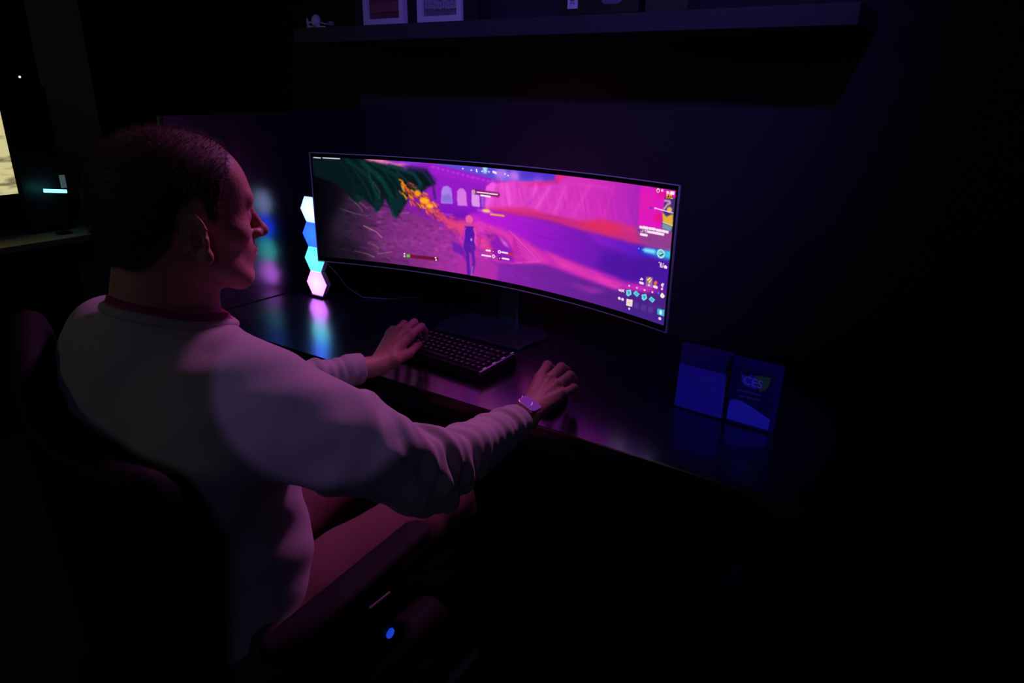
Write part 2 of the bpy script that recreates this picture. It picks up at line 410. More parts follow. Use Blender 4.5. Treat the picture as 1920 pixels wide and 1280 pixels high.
["L",[[2618,5015],[2678,4999],[2718,4951]],49,[95,65,95],1,55],
["L",[[1662,1873],[1802,1730],[1893,1423]],119,[70,48,70],1,46],
["L",[[3680,1284],[3836,1188],[3940,935]],61,[161,55,161],1,28],
["L",[[820,3551],[912,3435],[970,3201]],81,[23,14,25],1,45],
["L",[[1292,4538],[1471,4329],[1586,3902]],42,[92,36,92],1,78],
["L",[[3698,1620],[3841,1519],[3935,1267]],60,[134,58,134],1,45],
["L",[[1140,2412],[1265,2370],[1347,2252]],90,[32,20,33],1,60],
["L",[[3475,1098],[3529,1129],[3565,1156]],72,[156,67,150],1,27],
["L",[[1851,-454],[2035,-546],[2155,-793]],81,[142,76,134],1,69],
["L",[[3019,-577],[3096,-560],[3146,-570]],62,[110,40,112],1,20],
["L",[[816,4602],[977,4478],[1081,4213]],98,[22,14,24],1,37],
["L",[[3852,957],[4016,1053],[4125,1133]],114,[175,73,170],1,34],
["L",[[1912,6311],[2057,6285],[2152,6197]],128,[118,47,118],1,80],
["L",[[2123,5540],[2212,5508],[2270,5422]],96,[81,56,81],1,45],
["L",[[3941,3075],[4014,3053],[4062,2979]],77,[110,40,112],1,39],
["L",[[714,813],[817,840],[886,854]],52,[22,14,24],1,74],
["L",[[869,4680],[956,4663],[1013,4611]],104,[27,17,28],1,75],
["L",[[1896,656],[2076,506],[2193,162]],108,[121,48,121],1,57],
["L",[[1563,3675],[1686,3634],[1767,3518]],108,[39,25,40],1,47],
["L",[[2301,25],[2359,2],[2398,-65]],55,[129,77,118],1,44],
["L",[[2561,5480],[2726,5431],[2835,5287]],45,[54,35,56],1,80],
["L",[[3822,1060],[3957,1044],[4046,942]],114,[114,43,115],1,21],
["L",[[1615,-686],[1704,-727],[1762,-837]],102,[41,26,42],1,79],
["L",[[851,3383],[981,3236],[1064,2935]],44,[27,17,28],1,47],
["L",[[2177,5820],[2282,5711],[2351,5482]],60,[48,31,50],1,78],
["L",[[3866,825],[3943,763],[3994,610]],46,[134,58,134],1,20],
["L",[[3632,-361],[3756,-369],[3838,-454]],46,[134,58,134],1,36],
["L",[[2812,1512],[2951,1492],[3043,1393]],42,[110,40,112],1,42],
["L",[[940,5040],[1120,4845],[1234,4450]],76,[24,15,26],1,67],
["L",[[1842,4211],[1974,4274],[2062,4341]],114,[116,46,116],1,39],
["L",[[856,3973],[992,3858],[1080,3614]],80,[23,14,25],1,44],
["L",[[2434,2391],[2517,2357],[2572,2262]],96,[133,80,122],1,76],
["L",[[1540,1674],[1670,1620],[1755,1477]],92,[105,42,105],1,56],
["L",[[1267,4956],[1447,4781],[1563,4417]],61,[90,36,90],1,69],
["L",[[2322,4245],[2422,4193],[2487,4064]],47,[51,32,53],1,49],
["L",[[3364,4331],[3531,4404],[3642,4465]],74,[134,58,134],1,21],
["L",[[2470,6157],[2648,5988],[2764,5630]],106,[142,57,142],1,46],
["L",[[1458,4345],[1642,4333],[1764,4255]],115,[93,55,85],1,63],
["L",[[3861,3750],[3981,3771],[4060,3753]],47,[134,58,134],1,25],
["L",[[939,6084],[1124,6047],[1247,5935]],40,[75,30,75],1,70],
["L",[[1439,3333],[1557,3215],[1633,2966]],35,[93,55,85],1,57],
["L",[[1864,408],[1995,388],[2081,296]],90,[38,23,41],1,70],
["L",[[3138,3764],[3198,3767],[3238,3747]],38,[156,67,150],1,22],
["L",[[1683,5331],[1793,5251],[1865,5073]],75,[129,69,121],1,60],
["L",[[2892,-198],[2997,-290],[3066,-508]],78,[134,58,134],1,48],
["L",[[1935,2425],[1993,2414],[2032,2373]],82,[121,48,121],1,49],
["L",[[2598,1786],[2780,1833],[2901,1838]],103,[114,43,115],1,21],
["L",[[2394,479],[2559,399],[2667,180]],58,[45,28,49],1,65],
["L",[[1449,2195],[1629,2174],[1747,2073]],120,[32,20,34],1,42],
["L",[[3497,3611],[3595,3529],[3659,3340]],70,[161,55,161],1,26],
["L",[[1169,3365],[1253,3306],[1307,3175]],119,[28,17,30],1,65],
["L",[[3252,737],[3439,572],[3562,183]],96,[161,55,161],1,31],
["L",[[2736,285],[2919,99],[3039,-322]],130,[134,58,134],1,45],
["L",[[2942,4739],[3078,4792],[3169,4834]],103,[161,55,161],1,25],
["L",[[3518,3404],[3663,3367],[3759,3237]],40,[156,67,150],1,20],
["L",[[3407,967],[3477,920],[3523,801]],108,[175,73,170],1,27],
["L",[[1652,5858],[1708,5849],[1744,5815]],129,[107,42,107],1,75],
["L",[[1493,2566],[1617,2526],[1698,2411]],57,[95,57,87],1,47],
["L",[[744,4565],[904,4602],[1011,4624]],99,[43,30,43],1,65],
["L",[[1802,4291],[1908,4338],[1978,4387]],119,[42,27,44],1,75],
["L",[[3015,1994],[3102,2055],[3159,2123]],125,[114,43,115],1,21],
["L",[[3626,4011],[3703,4036],[3755,4047]],128,[175,73,170],1,32],
["L",[[3207,1296],[3268,1331],[3308,1361]],125,[175,73,170],1,43],
["L",[[2076,12],[2259,123],[2382,237]],39,[120,72,110],1,45],
["L",[[2790,2553],[2971,2536],[3090,2428]],81,[175,73,170],1,50],
["L",[[2599,4680],[2737,4710],[2830,4714]],69,[95,65,95],1,60],
["L",[[3005,4172],[3151,4069],[3247,3828]],50,[161,55,161],1,25],
["L",[[2431,5075],[2611,5148],[2731,5215]],119,[168,90,158],1,69],
["L",[[1155,4745],[1315,4678],[1420,4514]],104,[55,37,55],1,39],
["L",[[2355,1276],[2498,1387],[2594,1522]],60,[52,33,54],1,47],
["L",[[1103,4170],[1206,4135],[1274,4041]],35,[31,20,32],1,41],
["L",[[2003,1742],[2074,1730],[2121,1679]],78,[125,50,125],1,80],
["L",[[3163,242],[3283,291],[3363,316]],77,[156,67,150],1,43],
["L",[[829,4450],[978,4414],[1076,4309]],76,[23,14,24],1,43],
["L",[[2695,307],[2827,310],[2914,252]],92,[161,55,161],1,31],
["L",[[2974,891],[3138,879],[3247,779]],54,[114,43,115],1,23],
["L",[[3077,4776],[3186,4662],[3257,4416]],99,[110,40,112],1,40],
["L",[[982,3195],[1106,3135],[1187,2990]],36,[25,15,27],1,45],
["L",[[1914,-607],[2061,-624],[2158,-720]],75,[78,54,78],1,49],
["L",[[2790,3586],[2861,3577],[2909,3534]],93,[161,55,161],1,29],
["L",[[1996,3818],[2073,3779],[2123,3682]],121,[123,49,123],1,71],
["L",[[1269,-340],[1322,-350],[1357,-390]],42,[35,22,36],1,43],
["L",[[1907,857],[2012,776],[2080,589]],79,[113,68,103],1,63],
["L",[[1897,1880],[2002,1933],[2072,1987]],87,[142,77,134],1,51],
["L",[[3235,1300],[3417,1303],[3537,1218]],82,[114,43,115],1,45],
["L",[[2540,394],[2615,412],[2664,410]],119,[47,29,51],1,44],
["L",[[858,771],[1027,880],[1141,1016]],126,[76,30,76],1,52],
["L",[[2800,5094],[2956,5082],[3059,5004]],98,[114,43,115],1,25],
["L",[[3949,52],[4002,87],[4037,119]],70,[175,73,170],1,37],
["L",[[1760,2114],[1934,1941],[2046,1565]],56,[135,73,128],1,36],
["L",[[1571,3623],[1701,3670],[1787,3711]],107,[39,25,40],1,41],
["L",[[1525,5465],[1641,5410],[1717,5277]],128,[120,65,113],1,42],
["L",[[3940,3745],[4054,3706],[4129,3584]],55,[110,40,112],1,41],
["L",[[3532,2992],[3621,3007],[3679,2991]],121,[114,43,115],1,40],
["L",[[881,656],[1013,561],[1099,347]],124,[24,15,26],1,47],
["L",[[1646,1080],[1791,934],[1885,615]],68,[130,70,123],1,69],
["L",[[2246,2419],[2302,2378],[2339,2282]],82,[160,86,151],1,70],
["L",[[3529,4253],[3607,4226],[3659,4145]],44,[110,40,112],1,28],
["L",[[3841,3822],[3952,3779],[4025,3652]],56,[110,40,112],1,38],
["L",[[3089,5033],[3192,5055],[3260,5054]],130,[114,43,115],1,24],
["L",[[1015,2246],[1085,2260],[1132,2264]],37,[26,16,28],1,44],
["L",[[1764,3786],[1920,3854],[2024,3923]],100,[36,22,39],1,38],
["L",[[2283,5228],[2379,5229],[2443,5200]],100,[50,32,52],1,70],
["L",[[2926,2857],[3073,2922],[3172,2973]],118,[161,55,161],1,30],
["L",[[2007,-290],[2074,-306],[2119,-366]],94,[47,30,48],1,75],
["L",[[3338,1408],[3506,1499],[3618,1575]],63,[156,67,150],1,43],
["L",[[4017,3766],[4155,3845],[4246,3920]],74,[134,58,134],1,25],
["L",[[3760,942],[3894,977],[3984,967]],119,[110,40,112],1,27],
["L",[[3686,1702],[3866,1582],[3985,1278]],40,[134,58,134],1,31],
["L",[[2410,4220],[2519,4149],[2590,3985]],61,[141,56,141],1,75],
["L",[[1310,5668],[1459,5530],[1555,5243]],38,[58,40,58],1,43],
["L",[[3809,2340],[3980,2429],[4094,2500]],56,[114,43,115],1,21],
["L",[[2982,4109],[3121,4094],[3212,4011]],129,[156,67,150],1,48],
["L",[[1076,3693],[1165,3710],[1224,3714]],118,[83,33,83],1,54],
["L",[[946,6087],[1130,5967],[1249,5709]],102,[48,33,48],1,58],
["L",[[935,4087],[1064,3989],[1148,3776]],91,[24,15,26],1,77],
["L",[[913,2853],[1032,2807],[1109,2687]],97,[77,30,77],1,55],
["L",[[2576,2584],[2720,2539],[2815,2398]],109,[177,95,167],1,53],
["L",[[4013,2515],[4131,2608],[4210,2713]],88,[156,67,150],1,26],
["L",[[2445,-128],[2509,-101],[2552,-83]],68,[172,92,162],1,80],
["L",[[1458,388],[1572,435],[1648,475]],120,[65,45,65],1,80],
["L",[[2870,449],[2930,445],[2969,409]],86,[156,67,150],1,38],
["L",[[957,5151],[1104,5186],[1202,5210]],107,[49,33,49],1,80],
["L",[[3372,191],[3561,327],[3687,467]],93,[175,73,170],1,47],
["L",[[1588,-574],[1692,-681],[1758,-917]],84,[69,47,69],1,63],
["L",[[2177,594],[2298,527],[2378,355]],73,[49,31,51],1,57],
["L",[[2499,-161],[2595,-107],[2659,-57]],98,[55,35,56],1,49],
["L",[[3409,5051],[3583,5173],[3700,5319]],111,[156,67,150],1,40],
["L",[[841,1113],[954,1020],[1027,817]],109,[24,15,26],1,36],
["L",[[3088,4373],[3243,4253],[3344,3979]],59,[134,58,134],1,33],
["L",[[1016,-203],[1107,-140],[1169,-62]],100,[78,47,71],1,48],
["L",[[1810,1257],[1912,1146],[1977,907]],77,[74,51,74],1,59],
["L",[[3473,148],[3580,216],[3651,278]],73,[156,67,150],1,23],
["L",[[1013,3043],[1168,3069],[1272,3066]],75,[75,45,69],1,39],
["L",[[3518,2570],[3692,2550],[3807,2431]],38,[161,55,161],1,46],
["L",[[1601,1312],[1699,1199],[1762,959]],127,[100,60,92],1,60],
["L",[[3123,1572],[3306,1576],[3428,1495]],43,[114,43,115],1,33],
["L",[[2002,1764],[2175,1685],[2289,1475]],38,[125,50,125],1,43],
["L",[[738,2180],[834,2085],[896,1884]],112,[22,14,24],1,61],
["L",[[1431,3428],[1557,3466],[1641,3492]],84,[92,55,84],1,39],
["L",[[994,6237],[1246,5514],[1362,4968]],110,[110,84,104],1,85],
["L",[[675,5114],[1121,4694],[1511,4536]],110,[92,74,90],1,85],
["L",[[1368,3543],[1724,3067],[1891,2537]],110,[190,120,140],1,85],
["L",[[1049,907],[1446,712],[1634,452]],110,[150,110,128],1,85],
["L",[[888,857],[653,1005]],110,[84,66,80],1,85],
["L",[[1736,815],[2175,1195]],110,[150,90,120],1,85],
["L",[[1465,1859],[1702,1669],[1775,1263]],110,[120,84,100],1,85],
["L",[[1194,6075],[1523,5220]],110,[150,70,120],1,85],
["G",[[-121,11176],[856,10800],[1113,8323],[827,5676],[389,3442],[360,699],[613,-897],[-191,-1138]],[124,5525],[1516,4799],[2,2,8],[30,20,36],16],
["P",[[364,2351],[1144,1702],[1447,822],[1093,-1014],[-191,-1138],[-110,2233]],[10,7,16],14,50],
["P",[[-121,11176],[1272,10216],[1755,9752],[2676,9443],[3293,9484],[3559,8149],[3277,7729],[3036,6968],[2835,7110],[2498,5190],[2365,4633],[2231,5211],[2044,6390],[1804,5088],[1595,5759],[1323,6313],[1127,5851],[924,6638],[781,7231],[482,7691],[32,8131]],[5,24,26],3,100],
["L",[[988,9819],[1578,8415],[1801,6840],[1774,5184]],420,[8,46,46],2,80],
["L",[[1446,9646],[1963,8245],[2249,6547],[2304,4821]],500,[9,58,54],2,80],
["L",[[1754,9652],[2433,8601],[2589,7394],[2503,5601]],420,[8,48,42],2,80],
["L",[[2214,9543],[2902,8956],[3125,8031],[2930,7236]],360,[16,56,68],2,80],
["L",[[829,9541],[1108,8067],[1262,6402]],300,[7,30,38],2,80],
["L",[[2676,9492],[3213,9175],[3466,8123],[3518,6816]],260,[46,34,92],2,80],
["L",[[2832,9574],[3292,9387],[3562,8489]],180,[70,30,120],2,80],
["L",[[1589,9021],[1717,7432],[1971,5755]],90,[28,80,74],2,80],
["L",[[2052,9014],[2373,7589],[2447,6094]],80,[24,74,68],2,80],
["L",[[1186,8946],[1528,7287],[1690,5783]],80,[20,62,64],2,80],
["L",[[2438,8998],[2813,7950],[2900,7327]],80,[44,92,112],2,80],
["L",[[1725,7941],[1896,6965],[1887,6349]],60,[120,140,120],2,80],
["P",[[1691,5887],[1818,4988],[2041,6185]],[7,40,42],1,100],
["P",[[2108,6509],[2348,4524],[2547,6527]],[7,40,42],1,100],
["P",[[2366,7084],[2507,5908],[2713,7376]],[7,40,42],1,100],
["P",[[1139,6478],[1233,5667],[1451,6447]],[7,40,42],1,100],
["P",[[2841,7709],[3033,6668],[3153,7793]],[7,40,42],1,100],
["S",1,90,5202,9122,7327,8642,-3.2,1500,170,0.2,45],
["S",2,70,5281,10118,3820,6102,-0.05,1600,160,0.12,45],
["S",3,260,1678,5289,1248,5105,-0.15,560,130,0.42,50],
["S",13,120,1516,4176,628,4799,0.35,420,120,0.5,45],
["S",4,110,5286,10217,656,2731,-0.1,1300,140,0.2,45],
["S",5,60,1142,3260,5839,9844,-1.6,1100,130,0.45,50],
["S",6,40,3600,5281,6102,9365,-0.1,700,120,0.1,40],
["S",7,50,99,2563,117,4452,-0.5,600,110,0.5,40],
["S",8,40,9061,9852,7399,9788,-0.4,500,160,0.1,50],
["L",[[2590,7402],[2648,7263]],147,[120,40,50],1,85],
["L",[[2929,7515],[2960,7378]],82,[120,40,50],1,85],
["L",[[3346,5849],[3399,5647]],82,[250,120,24],1,85],
["L",[[3089,6186],[3193,5893]],128,[250,120,24],1,85],
["L",[[2561,8018],[2614,7861]],146,[255,190,50],1,85],
["L",[[3215,6503],[3323,6061]],102,[244,150,30],1,85],
["L",[[2813,7273],[2852,6871]],181,[250,120,24],1,85],
["L",[[3140,6367],[3255,6092]],124,[200,60,60],1,85],
["L",[[3455,6436],[3553,6057]],182,[255,190,50],1,85],
["L",[[3294,6360],[3396,6022]],126,[255,190,50],1,85],
["L",[[2584,8064],[2652,7683]],176,[250,120,24],1,85],
["L",[[2692,7399],[2831,7313]],113,[120,40,50],1,85],
["L",[[3258,6068],[3306,5758]],91,[255,190,50],1,85],
["L",[[3454,5402],[3520,4958]],134,[120,40,50],1,85],
["L",[[3277,5875],[3380,5612]],123,[200,60,60],1,85],
["L",[[3283,5969],[3399,5641]],82,[255,190,50],1,85],
["L",[[2635,7243],[2739,7025]],135,[120,40,50],1,85],
["L",[[2835,6343],[2920,5969]],181,[226,84,50],1,85],
["L",[[2757,6923],[2842,6601]],171,[255,190,50],1,85],
["L",[[2512,8271],[2604,8063]],76,[244,150,30],1,85],
["L",[[3332,6218],[3419,5974]],190,[255,190,50],1,85],
["L",[[3177,7265],[3296,7107]],144,[244,150,30],1,85],
["L",[[3372,5828],[3435,5632]],97,[244,150,30],1,85],
["L",[[3120,6053],[3212,5894]],74,[250,120,24],1,85],
["L",[[3128,6799],[3231,6429]],113,[244,150,30],1,85],
["L",[[2570,7741],[2702,7481]],128,[226,84,50],1,85],
["L",[[2702,7573],[2731,7154]],135,[120,40,50],1,85],
["L",[[2784,8043],[2901,7882]],169,[200,60,60],1,85],
["L",[[2682,7326],[2789,7139]],115,[250,120,24],1,85],
["L",[[3231,6363],[3314,6117]],190,[250,120,24],1,85],
["L",[[2824,7207],[2950,7013]],110,[120,40,50],1,85],
["L",[[3317,6457],[3436,6051]],174,[120,40,50],1,85],
["L",[[3356,6274],[3479,6132]],78,[226,84,50],1,85],
["L",[[2733,7436],[2760,6971]],105,[200,60,60],1,85],
["L",[[2957,7077],[3039,6624]],94,[120,40,50],1,85],
["L",[[3153,6084],[3236,5803]],182,[255,190,50],1,85],
["L",[[3156,7121],[3211,6930]],116,[200,60,60],1,85],
["L",[[3260,6938],[3386,6827]],116,[200,60,60],1,85],
["L",[[3408,5295],[3456,4873]],107,[200,60,60],1,85],
["L",[[3073,6878],[3133,6570]],80,[200,60,60],1,85],
["L",[[3103,6825],[3212,6493]],144,[250,120,24],1,85],
["L",[[2829,7391],[2889,7238]],184,[244,150,30],1,85],
["L",[[2570,7023],[2689,6579]],168,[244,150,30],1,85],
["L",[[3343,6301],[3409,6120]],137,[255,190,50],1,85],
["L",[[2774,6372],[2818,5967]],110,[244,150,30],1,85],
["L",[[2678,7696],[2768,7357]],103,[120,40,50],1,85],
["L",[[3254,6464],[3303,6284]],143,[255,190,50],1,85],
["L",[[2937,7117],[2988,6787]],121,[200,60,60],1,85],
["L",[[2547,7737],[2610,7265]],138,[255,190,50],1,85],
["L",[[3291,6533],[3407,6440]],87,[244,150,30],1,85],
["L",[[3113,6052],[3175,5759]],111,[255,190,50],1,85],
["L",[[3175,6555],[3287,6316]],93,[200,60,60],1,85],
["L",[[3106,6962],[3224,6558]],164,[120,40,50],1,85],
["L",[[2752,7509],[2814,7202]],146,[200,60,60],1,85],
["L",[[3245,5554],[3333,5246]],146,[226,84,50],1,85],
["L",[[2473,7226],[2537,6975]],120,[226,84,50],1,85],
["L",[[3423,5649],[3535,5516]],146,[244,150,30],1,85],
["L",[[2939,7837],[2995,7612]],88,[200,60,60],1,85],
["L",[[2858,7753],[2959,7592]],78,[250,120,24],1,85],
["L",[[2979,6193],[3038,6040]],163,[244,150,30],1,85],
["L",[[2632,6855],[2664,6435]],89,[244,150,30],1,85],
["L",[[3342,6346],[3432,6102]],157,[250,120,24],1,85],
["L",[[3017,7134],[3141,6748]],77,[226,84,50],1,85],
["L",[[3382,6502],[3422,6236]],111,[226,84,50],1,85],
["L",[[2962,6235],[2993,6039]],95,[255,190,50],1,85],
["L",[[3201,6889],[3268,6743]],176,[226,84,50],1,85],
["L",[[3045,6026],[3086,5819]],115,[255,190,50],1,85],
["L",[[3100,6569],[3173,6251]],169,[200,60,60],1,85],
["L",[[3455,6178],[3534,5980]],85,[244,150,30],1,85],
["L",[[2831,6908],[2903,6645]],170,[120,40,50],1,85],
["L",[[2734,6710],[2866,6534]],157,[200,60,60],1,85],
["L",[[3254,5545],[3284,5317]],141,[244,150,30],1,85],
["L",[[2594,7670],[2696,7299]],98,[200,60,60],1,85],
["L",[[2754,6971],[2814,6599]],93,[250,120,24],1,85],
["L",[[3090,6584],[3159,6270]],104,[250,120,24],1,85],
["L",[[3230,6971],[3307,6787]],119,[226,84,50],1,85],
["L",[[2908,6835],[3034,6736]],120,[200,60,60],1,85],
["L",[[2832,6833],[2879,6548]],123,[244,150,30],1,85],
["L",[[2918,7143],[3035,6902]],94,[244,150,30],1,85],
["L",[[2871,6902],[2965,6821]],187,[200,60,60],1,85],
["L",[[3522,6329],[3617,6255]],162,[226,84,50],1,85],
["L",[[3197,6863],[3242,6741]],112,[120,40,50],1,85],
["L",[[2718,7989],[2811,7668]],157,[120,40,50],1,85],
["L",[[2594,7735],[2623,7258]],171,[244,150,30],1,85],
["L",[[3359,6936],[3409,6612]],110,[120,40,50],1,85],
["L",[[3274,6803],[3373,6541]],74,[120,40,50],1,85],
["L",[[3030,5864],[3060,5514]],188,[120,40,50],1,85],
["L",[[3342,5697],[3427,5488]],77,[226,84,50],1,85],
["L",[[2673,7630],[2758,7297]],118,[244,150,30],1,85],
["L",[[2485,8289],[2585,8203]],134,[250,120,24],1,85],
["L",[[2544,7907],[2675,7772]],159,[250,120,24],1,85],
["L",[[2605,7449],[2689,6973]],91,[200,60,60],1,85],
["L",[[3097,6332],[3217,5972]],171,[200,60,60],1,85],
["L",[[3077,7143],[3184,7034]],150,[226,84,50],1,85],
["L",[[2935,6264],[3031,5878]],183,[120,40,50],1,85],
["L",[[3943,5234],[4067,5270]],94,[200,40,120],1,70],
["L",[[3433,5774],[3521,5472]],75,[226,60,110],1,70],
["L",[[3808,5122],[3877,4779]],83,[200,40,120],1,70],
["L",[[3578,4862],[3651,4815]],150,[240,110,60],1,70],
["L",[[3053,6065],[3131,5868]],116,[236,90,60],1,70],
["L",[[4398,4355],[4531,4264]],118,[226,60,110],1,70],
["L",[[3565,5277],[3611,5188]],133,[236,90,60],1,70],
["L",[[3653,5356],[3773,5221]],106,[240,110,60],1,70],
["L",[[3579,5279],[3642,5199]],121,[226,60,110],1,70],
["L",[[3259,5664],[3380,5660]],151,[236,90,60],1,70],
["L",[[4274,4153],[4422,3884]],127,[226,60,110],1,70],
["L",[[3981,5267],[4133,5278]],88,[214,50,90],1,70],
["L",[[4110,4514],[4261,4405]],75,[240,110,60],1,70],
["L",[[3556,5847],[3711,5792]],63,[200,40,120],1,70],
["L",[[3605,5196],[3744,4922]],140,[214,50,90],1,70],
["L",[[4125,4659],[4215,4607]],80,[240,110,60],1,70],
["L",[[3317,6180],[3454,6162]],153,[214,50,90],1,70],
["L",[[4020,4430],[4073,4324]],148,[236,90,60],1,70],
["L",[[3791,4542],[3917,4211]],149,[226,60,110],1,70],
["L",[[3498,5321],[3632,5073]],130,[240,110,60],1,70],
["L",[[3523,5575],[3640,5601]],132,[236,90,60],1,70],
["L",[[3196,6574],[3310,6428]],107,[240,110,60],1,70],
["L",[[4298,4373],[4429,4085]],113,[214,50,90],1,70],
["L",[[4243,4643],[4329,4433]],149,[226,60,110],1,70],
["L",[[3453,5501],[3518,5290]],101,[240,110,60],1,70],
["L",[[3563,5787],[3615,5748]],154,[236,90,60],1,70],
["L",[[3523,5548],[3678,5464]],141,[214,50,90],1,70],
["L",[[4268,4360],[4391,4028]],115,[214,50,90],1,70],
["L",[[4197,4104],[4268,3782]],130,[240,110,60],1,70],
["L",[[3736,5199],[3876,4915]],85,[236,90,60],1,70],
["L",[[3202,5935],[3321,5802]],147,[214,50,90],1,70],
["L",[[3326,5843],[3374,5710]],68,[240,110,60],1,70],
["L",[[3318,6185],[3426,6082]],138,[214,50,90],1,70],
["L",[[3078,6702],[3208,6347]],92,[200,40,120],1,70],
["L",[[3131,6692],[3178,6311]],129,[200,40,120],1,70],
["L",[[3301,5583],[3404,5388]],91,[200,40,120],1,70],
["L",[[3887,4374],[3991,4212]],136,[236,90,60],1,70],
["L",[[3204,6690],[3347,6674]],160,[236,90,60],1,70],
["L",[[3776,5321],[3853,5132]],118,[226,60,110],1,70],
["L",[[3666,5299],[3789,4946]],122,[200,40,120],1,70],
["L",[[3997,4628],[4104,4598]],145,[226,60,110],1,70],
["L",[[3359,6395],[3457,6286]],132,[226,60,110],1,70],
["L",[[4342,4024],[4426,3911]],68,[236,90,60],1,70],
["L",[[4036,4032],[4141,3728]],153,[214,50,90],1,70],
["L",[[4220,4011],[4282,3691]],84,[236,90,60],1,70],
["L",[[3563,5701],[3615,5412]],117,[240,110,60],1,70],
["L",[[3612,5516],[3704,5487]],123,[214,50,90],1,70],
["L",[[3470,5459],[3606,5121]],68,[226,60,110],1,70],
["L",[[3623,5387],[3737,5258]],156,[226,60,110],1,70],
["L",[[3674,4916],[3788,4700]],143,[236,90,60],1,70],
["L",[[4217,3918],[4292,3824]],105,[226,60,110],1,70],
["L",[[4183,4530],[4254,4282]],108,[200,40,120],1,70],
["L",[[4260,4048],[4356,3972]],130,[200,40,120],1,70],
["L",[[3327,5579],[3436,5497]],126,[236,90,60],1,70],
["L",[[3265,5400],[3392,5119]],120,[214,50,90],1,70],
["L",[[4204,4234],[4332,4267]],82,[236,90,60],1,70],
["L",[[3690,5540],[3768,5510]],107,[236,90,60],1,70],
["L",[[3490,5961],[3604,5957]],94,[200,40,120],1,70],
["L",[[3682,5007],[3822,5059]],85,[240,110,60],1,70],
["L",[[3962,5104],[4056,4859]],154,[214,50,90],1,70],
["L",[[3698,5371],[3801,5225]],80,[200,40,120],1,70],
["L",[[4174,4168],[4326,4029]],85,[236,90,60],1,70],
["L",[[3347,6358],[3412,6083]],121,[236,90,60],1,70],
["L",[[3930,5364],[4035,5238]],115,[226,60,110],1,70],
["L",[[3384,5742],[3489,5683]],66,[240,110,60],1,70],
["L",[[3827,5000],[3896,4745]],94,[236,90,60],1,70],
["L",[[3992,4773],[4112,4477]],69,[200,40,120],1,70],
["L",[[3420,5703],[3511,5339]],69,[200,40,120],1,70],
["L",[[3511,5561],[3653,5386]],145,[214,50,90],1,70],
["L",[[3590,4899],[3727,4793]],151,[214,50,90],1,70],
["L",[[3922,4401],[4011,4300]],127,[240,110,60],1,70],
["L",[[3922,5161],[3996,4943]],79,[214,50,90],1,70],
["L",[[3622,5526],[3738,5254]],60,[200,40,120],1,70],
["L",[[3269,6222],[3418,6166]],65,[200,40,120],1,70],
["L",[[3425,5822],[3563,5694]],107,[240,110,60],1,70],
["L",[[4130,4576],[4234,4315]],67,[240,110,60],1,70],
["L",[[3676,4878],[3819,4822]],145,[200,40,120],1,70],
["L",[[4187,4002],[4300,3967]],157,[200,40,120],1,70],
["L",[[3104,5966],[3172,5895]],81,[236,90,60],1,70],
["L",[[3461,6073],[3570,5810]],153,[200,40,120],1,70],
["L",[[3242,6088],[3378,5771]],143,[214,50,90],1,70],
["L",[[3655,5180],[3709,4928]],118,[240,110,60],1,70],
["L",[[3845,4959],[3967,4790]],113,[236,90,60],1,70],
["L",[[3808,4685],[3934,4700]],136,[226,60,110],1,70],
["L",[[3237,6477],[3346,6415]],125,[214,50,90],1,70],
["L",[[3349,5673],[3413,5406]],96,[236,90,60],1,70],
["L",[[3538,5151],[3588,4878]],130,[214,50,90],1,70],
["L",[[3242,6201],[3397,6132]],133,[236,90,60],1,70],
["L",[[3722,5249],[3790,5127]],158,[236,90,60],1,70],
["L",[[3311,6393],[3452,6241]],75,[240,110,60],1,70],
["E",3203,6520,141,299,[255,176,30],2,100],
["E",3356,6070,110,200,[255,190,40],2,100],
["E",3007,7158,94,299,[250,150,40],2,100],
["P",[[3693,5089],[4507,4913],[4740,4425],[4597,3572],[4316,3942],[3877,4359]],[232,66,130],4,85],
["P",[[3996,2998],[4280,2723],[4528,817],[4308,1723],[4023,2094]],[100,24,170],3,80],
["E",4508,5256,109,390,[238,96,160],1,100],
["P",[[4413,4972],[4600,5001],[4568,4546],[4443,4493]],[210,70,150],1,100],
["P",[[4365,4558],[4631,4671],[4677,4299],[4644,3495],[4643,2997],[4344,2955],[4377,3471],[4379,4069]],[84,20,170],1,100],
["L",[[4380,4367],[4283,3729],[4219,3299],[4313,3091]],230,[210,50,170],1,100],
["L",[[4646,4433],[4708,3821],[4675,3162],[4753,2852]],210,[226,70,180],1,100],
["P",[[4344,3055],[4659,3204],[4690,2521],[4563,2155],[4468,2107],[4326,2442]],[90,24,166],1,100],
["L",[[4422,2690],[4451,1897],[4465,1090],[4478,70]],360,[88,24,165],1,100],
["L",[[4580,2867],[4610,2079],[4640,1286],[4574,331]],360,[98,28,170],1,100],
["L",[[4592,852],[4558,13]],200,[170,90,190],1,80],
["L",[[4708,3919],[4833,3682],[4817,3230],[4737,2744]],90,[160,30,120],1,80],
["E",4566,3408,23,149,[240,170,240],1,100],
["L",[[4742,6220],[5205,6117]],70,[255,170,220],2,80],
["E",5004,6227,124,143,[255,215,120],2,100],
["L",[[5128,5967],[5511,5986]],150,[250,180,60],1,100],
["L",[[4637,7804],[5340,7764]],420,[120,26,90],1,90],
["E",4637,7780,52,171,[245,225,240],1,100],
["E",4637,7780,23,76,[120,30,90],1,100],
["L",[[4744,7792],[5081,7789]],110,[250,220,245],0,100],
["L",[[5111,7776],[5324,7782]],110,[250,220,245],0,100],
["L",[[4851,7545],[4928,7544]],150,[255,240,250],0,100],
["L",[[4959,7535],[5111,7519]],150,[255,240,250],0,100],
["L",[[5005,2632],[5114,2640]],150,[255,235,250],0,100],
["L",[[4879,2118],[5130,2129]],150,[255,235,250],0,100],
["L",[[5458,2701],[5629,2698]],150,[255,235,250],0,100],
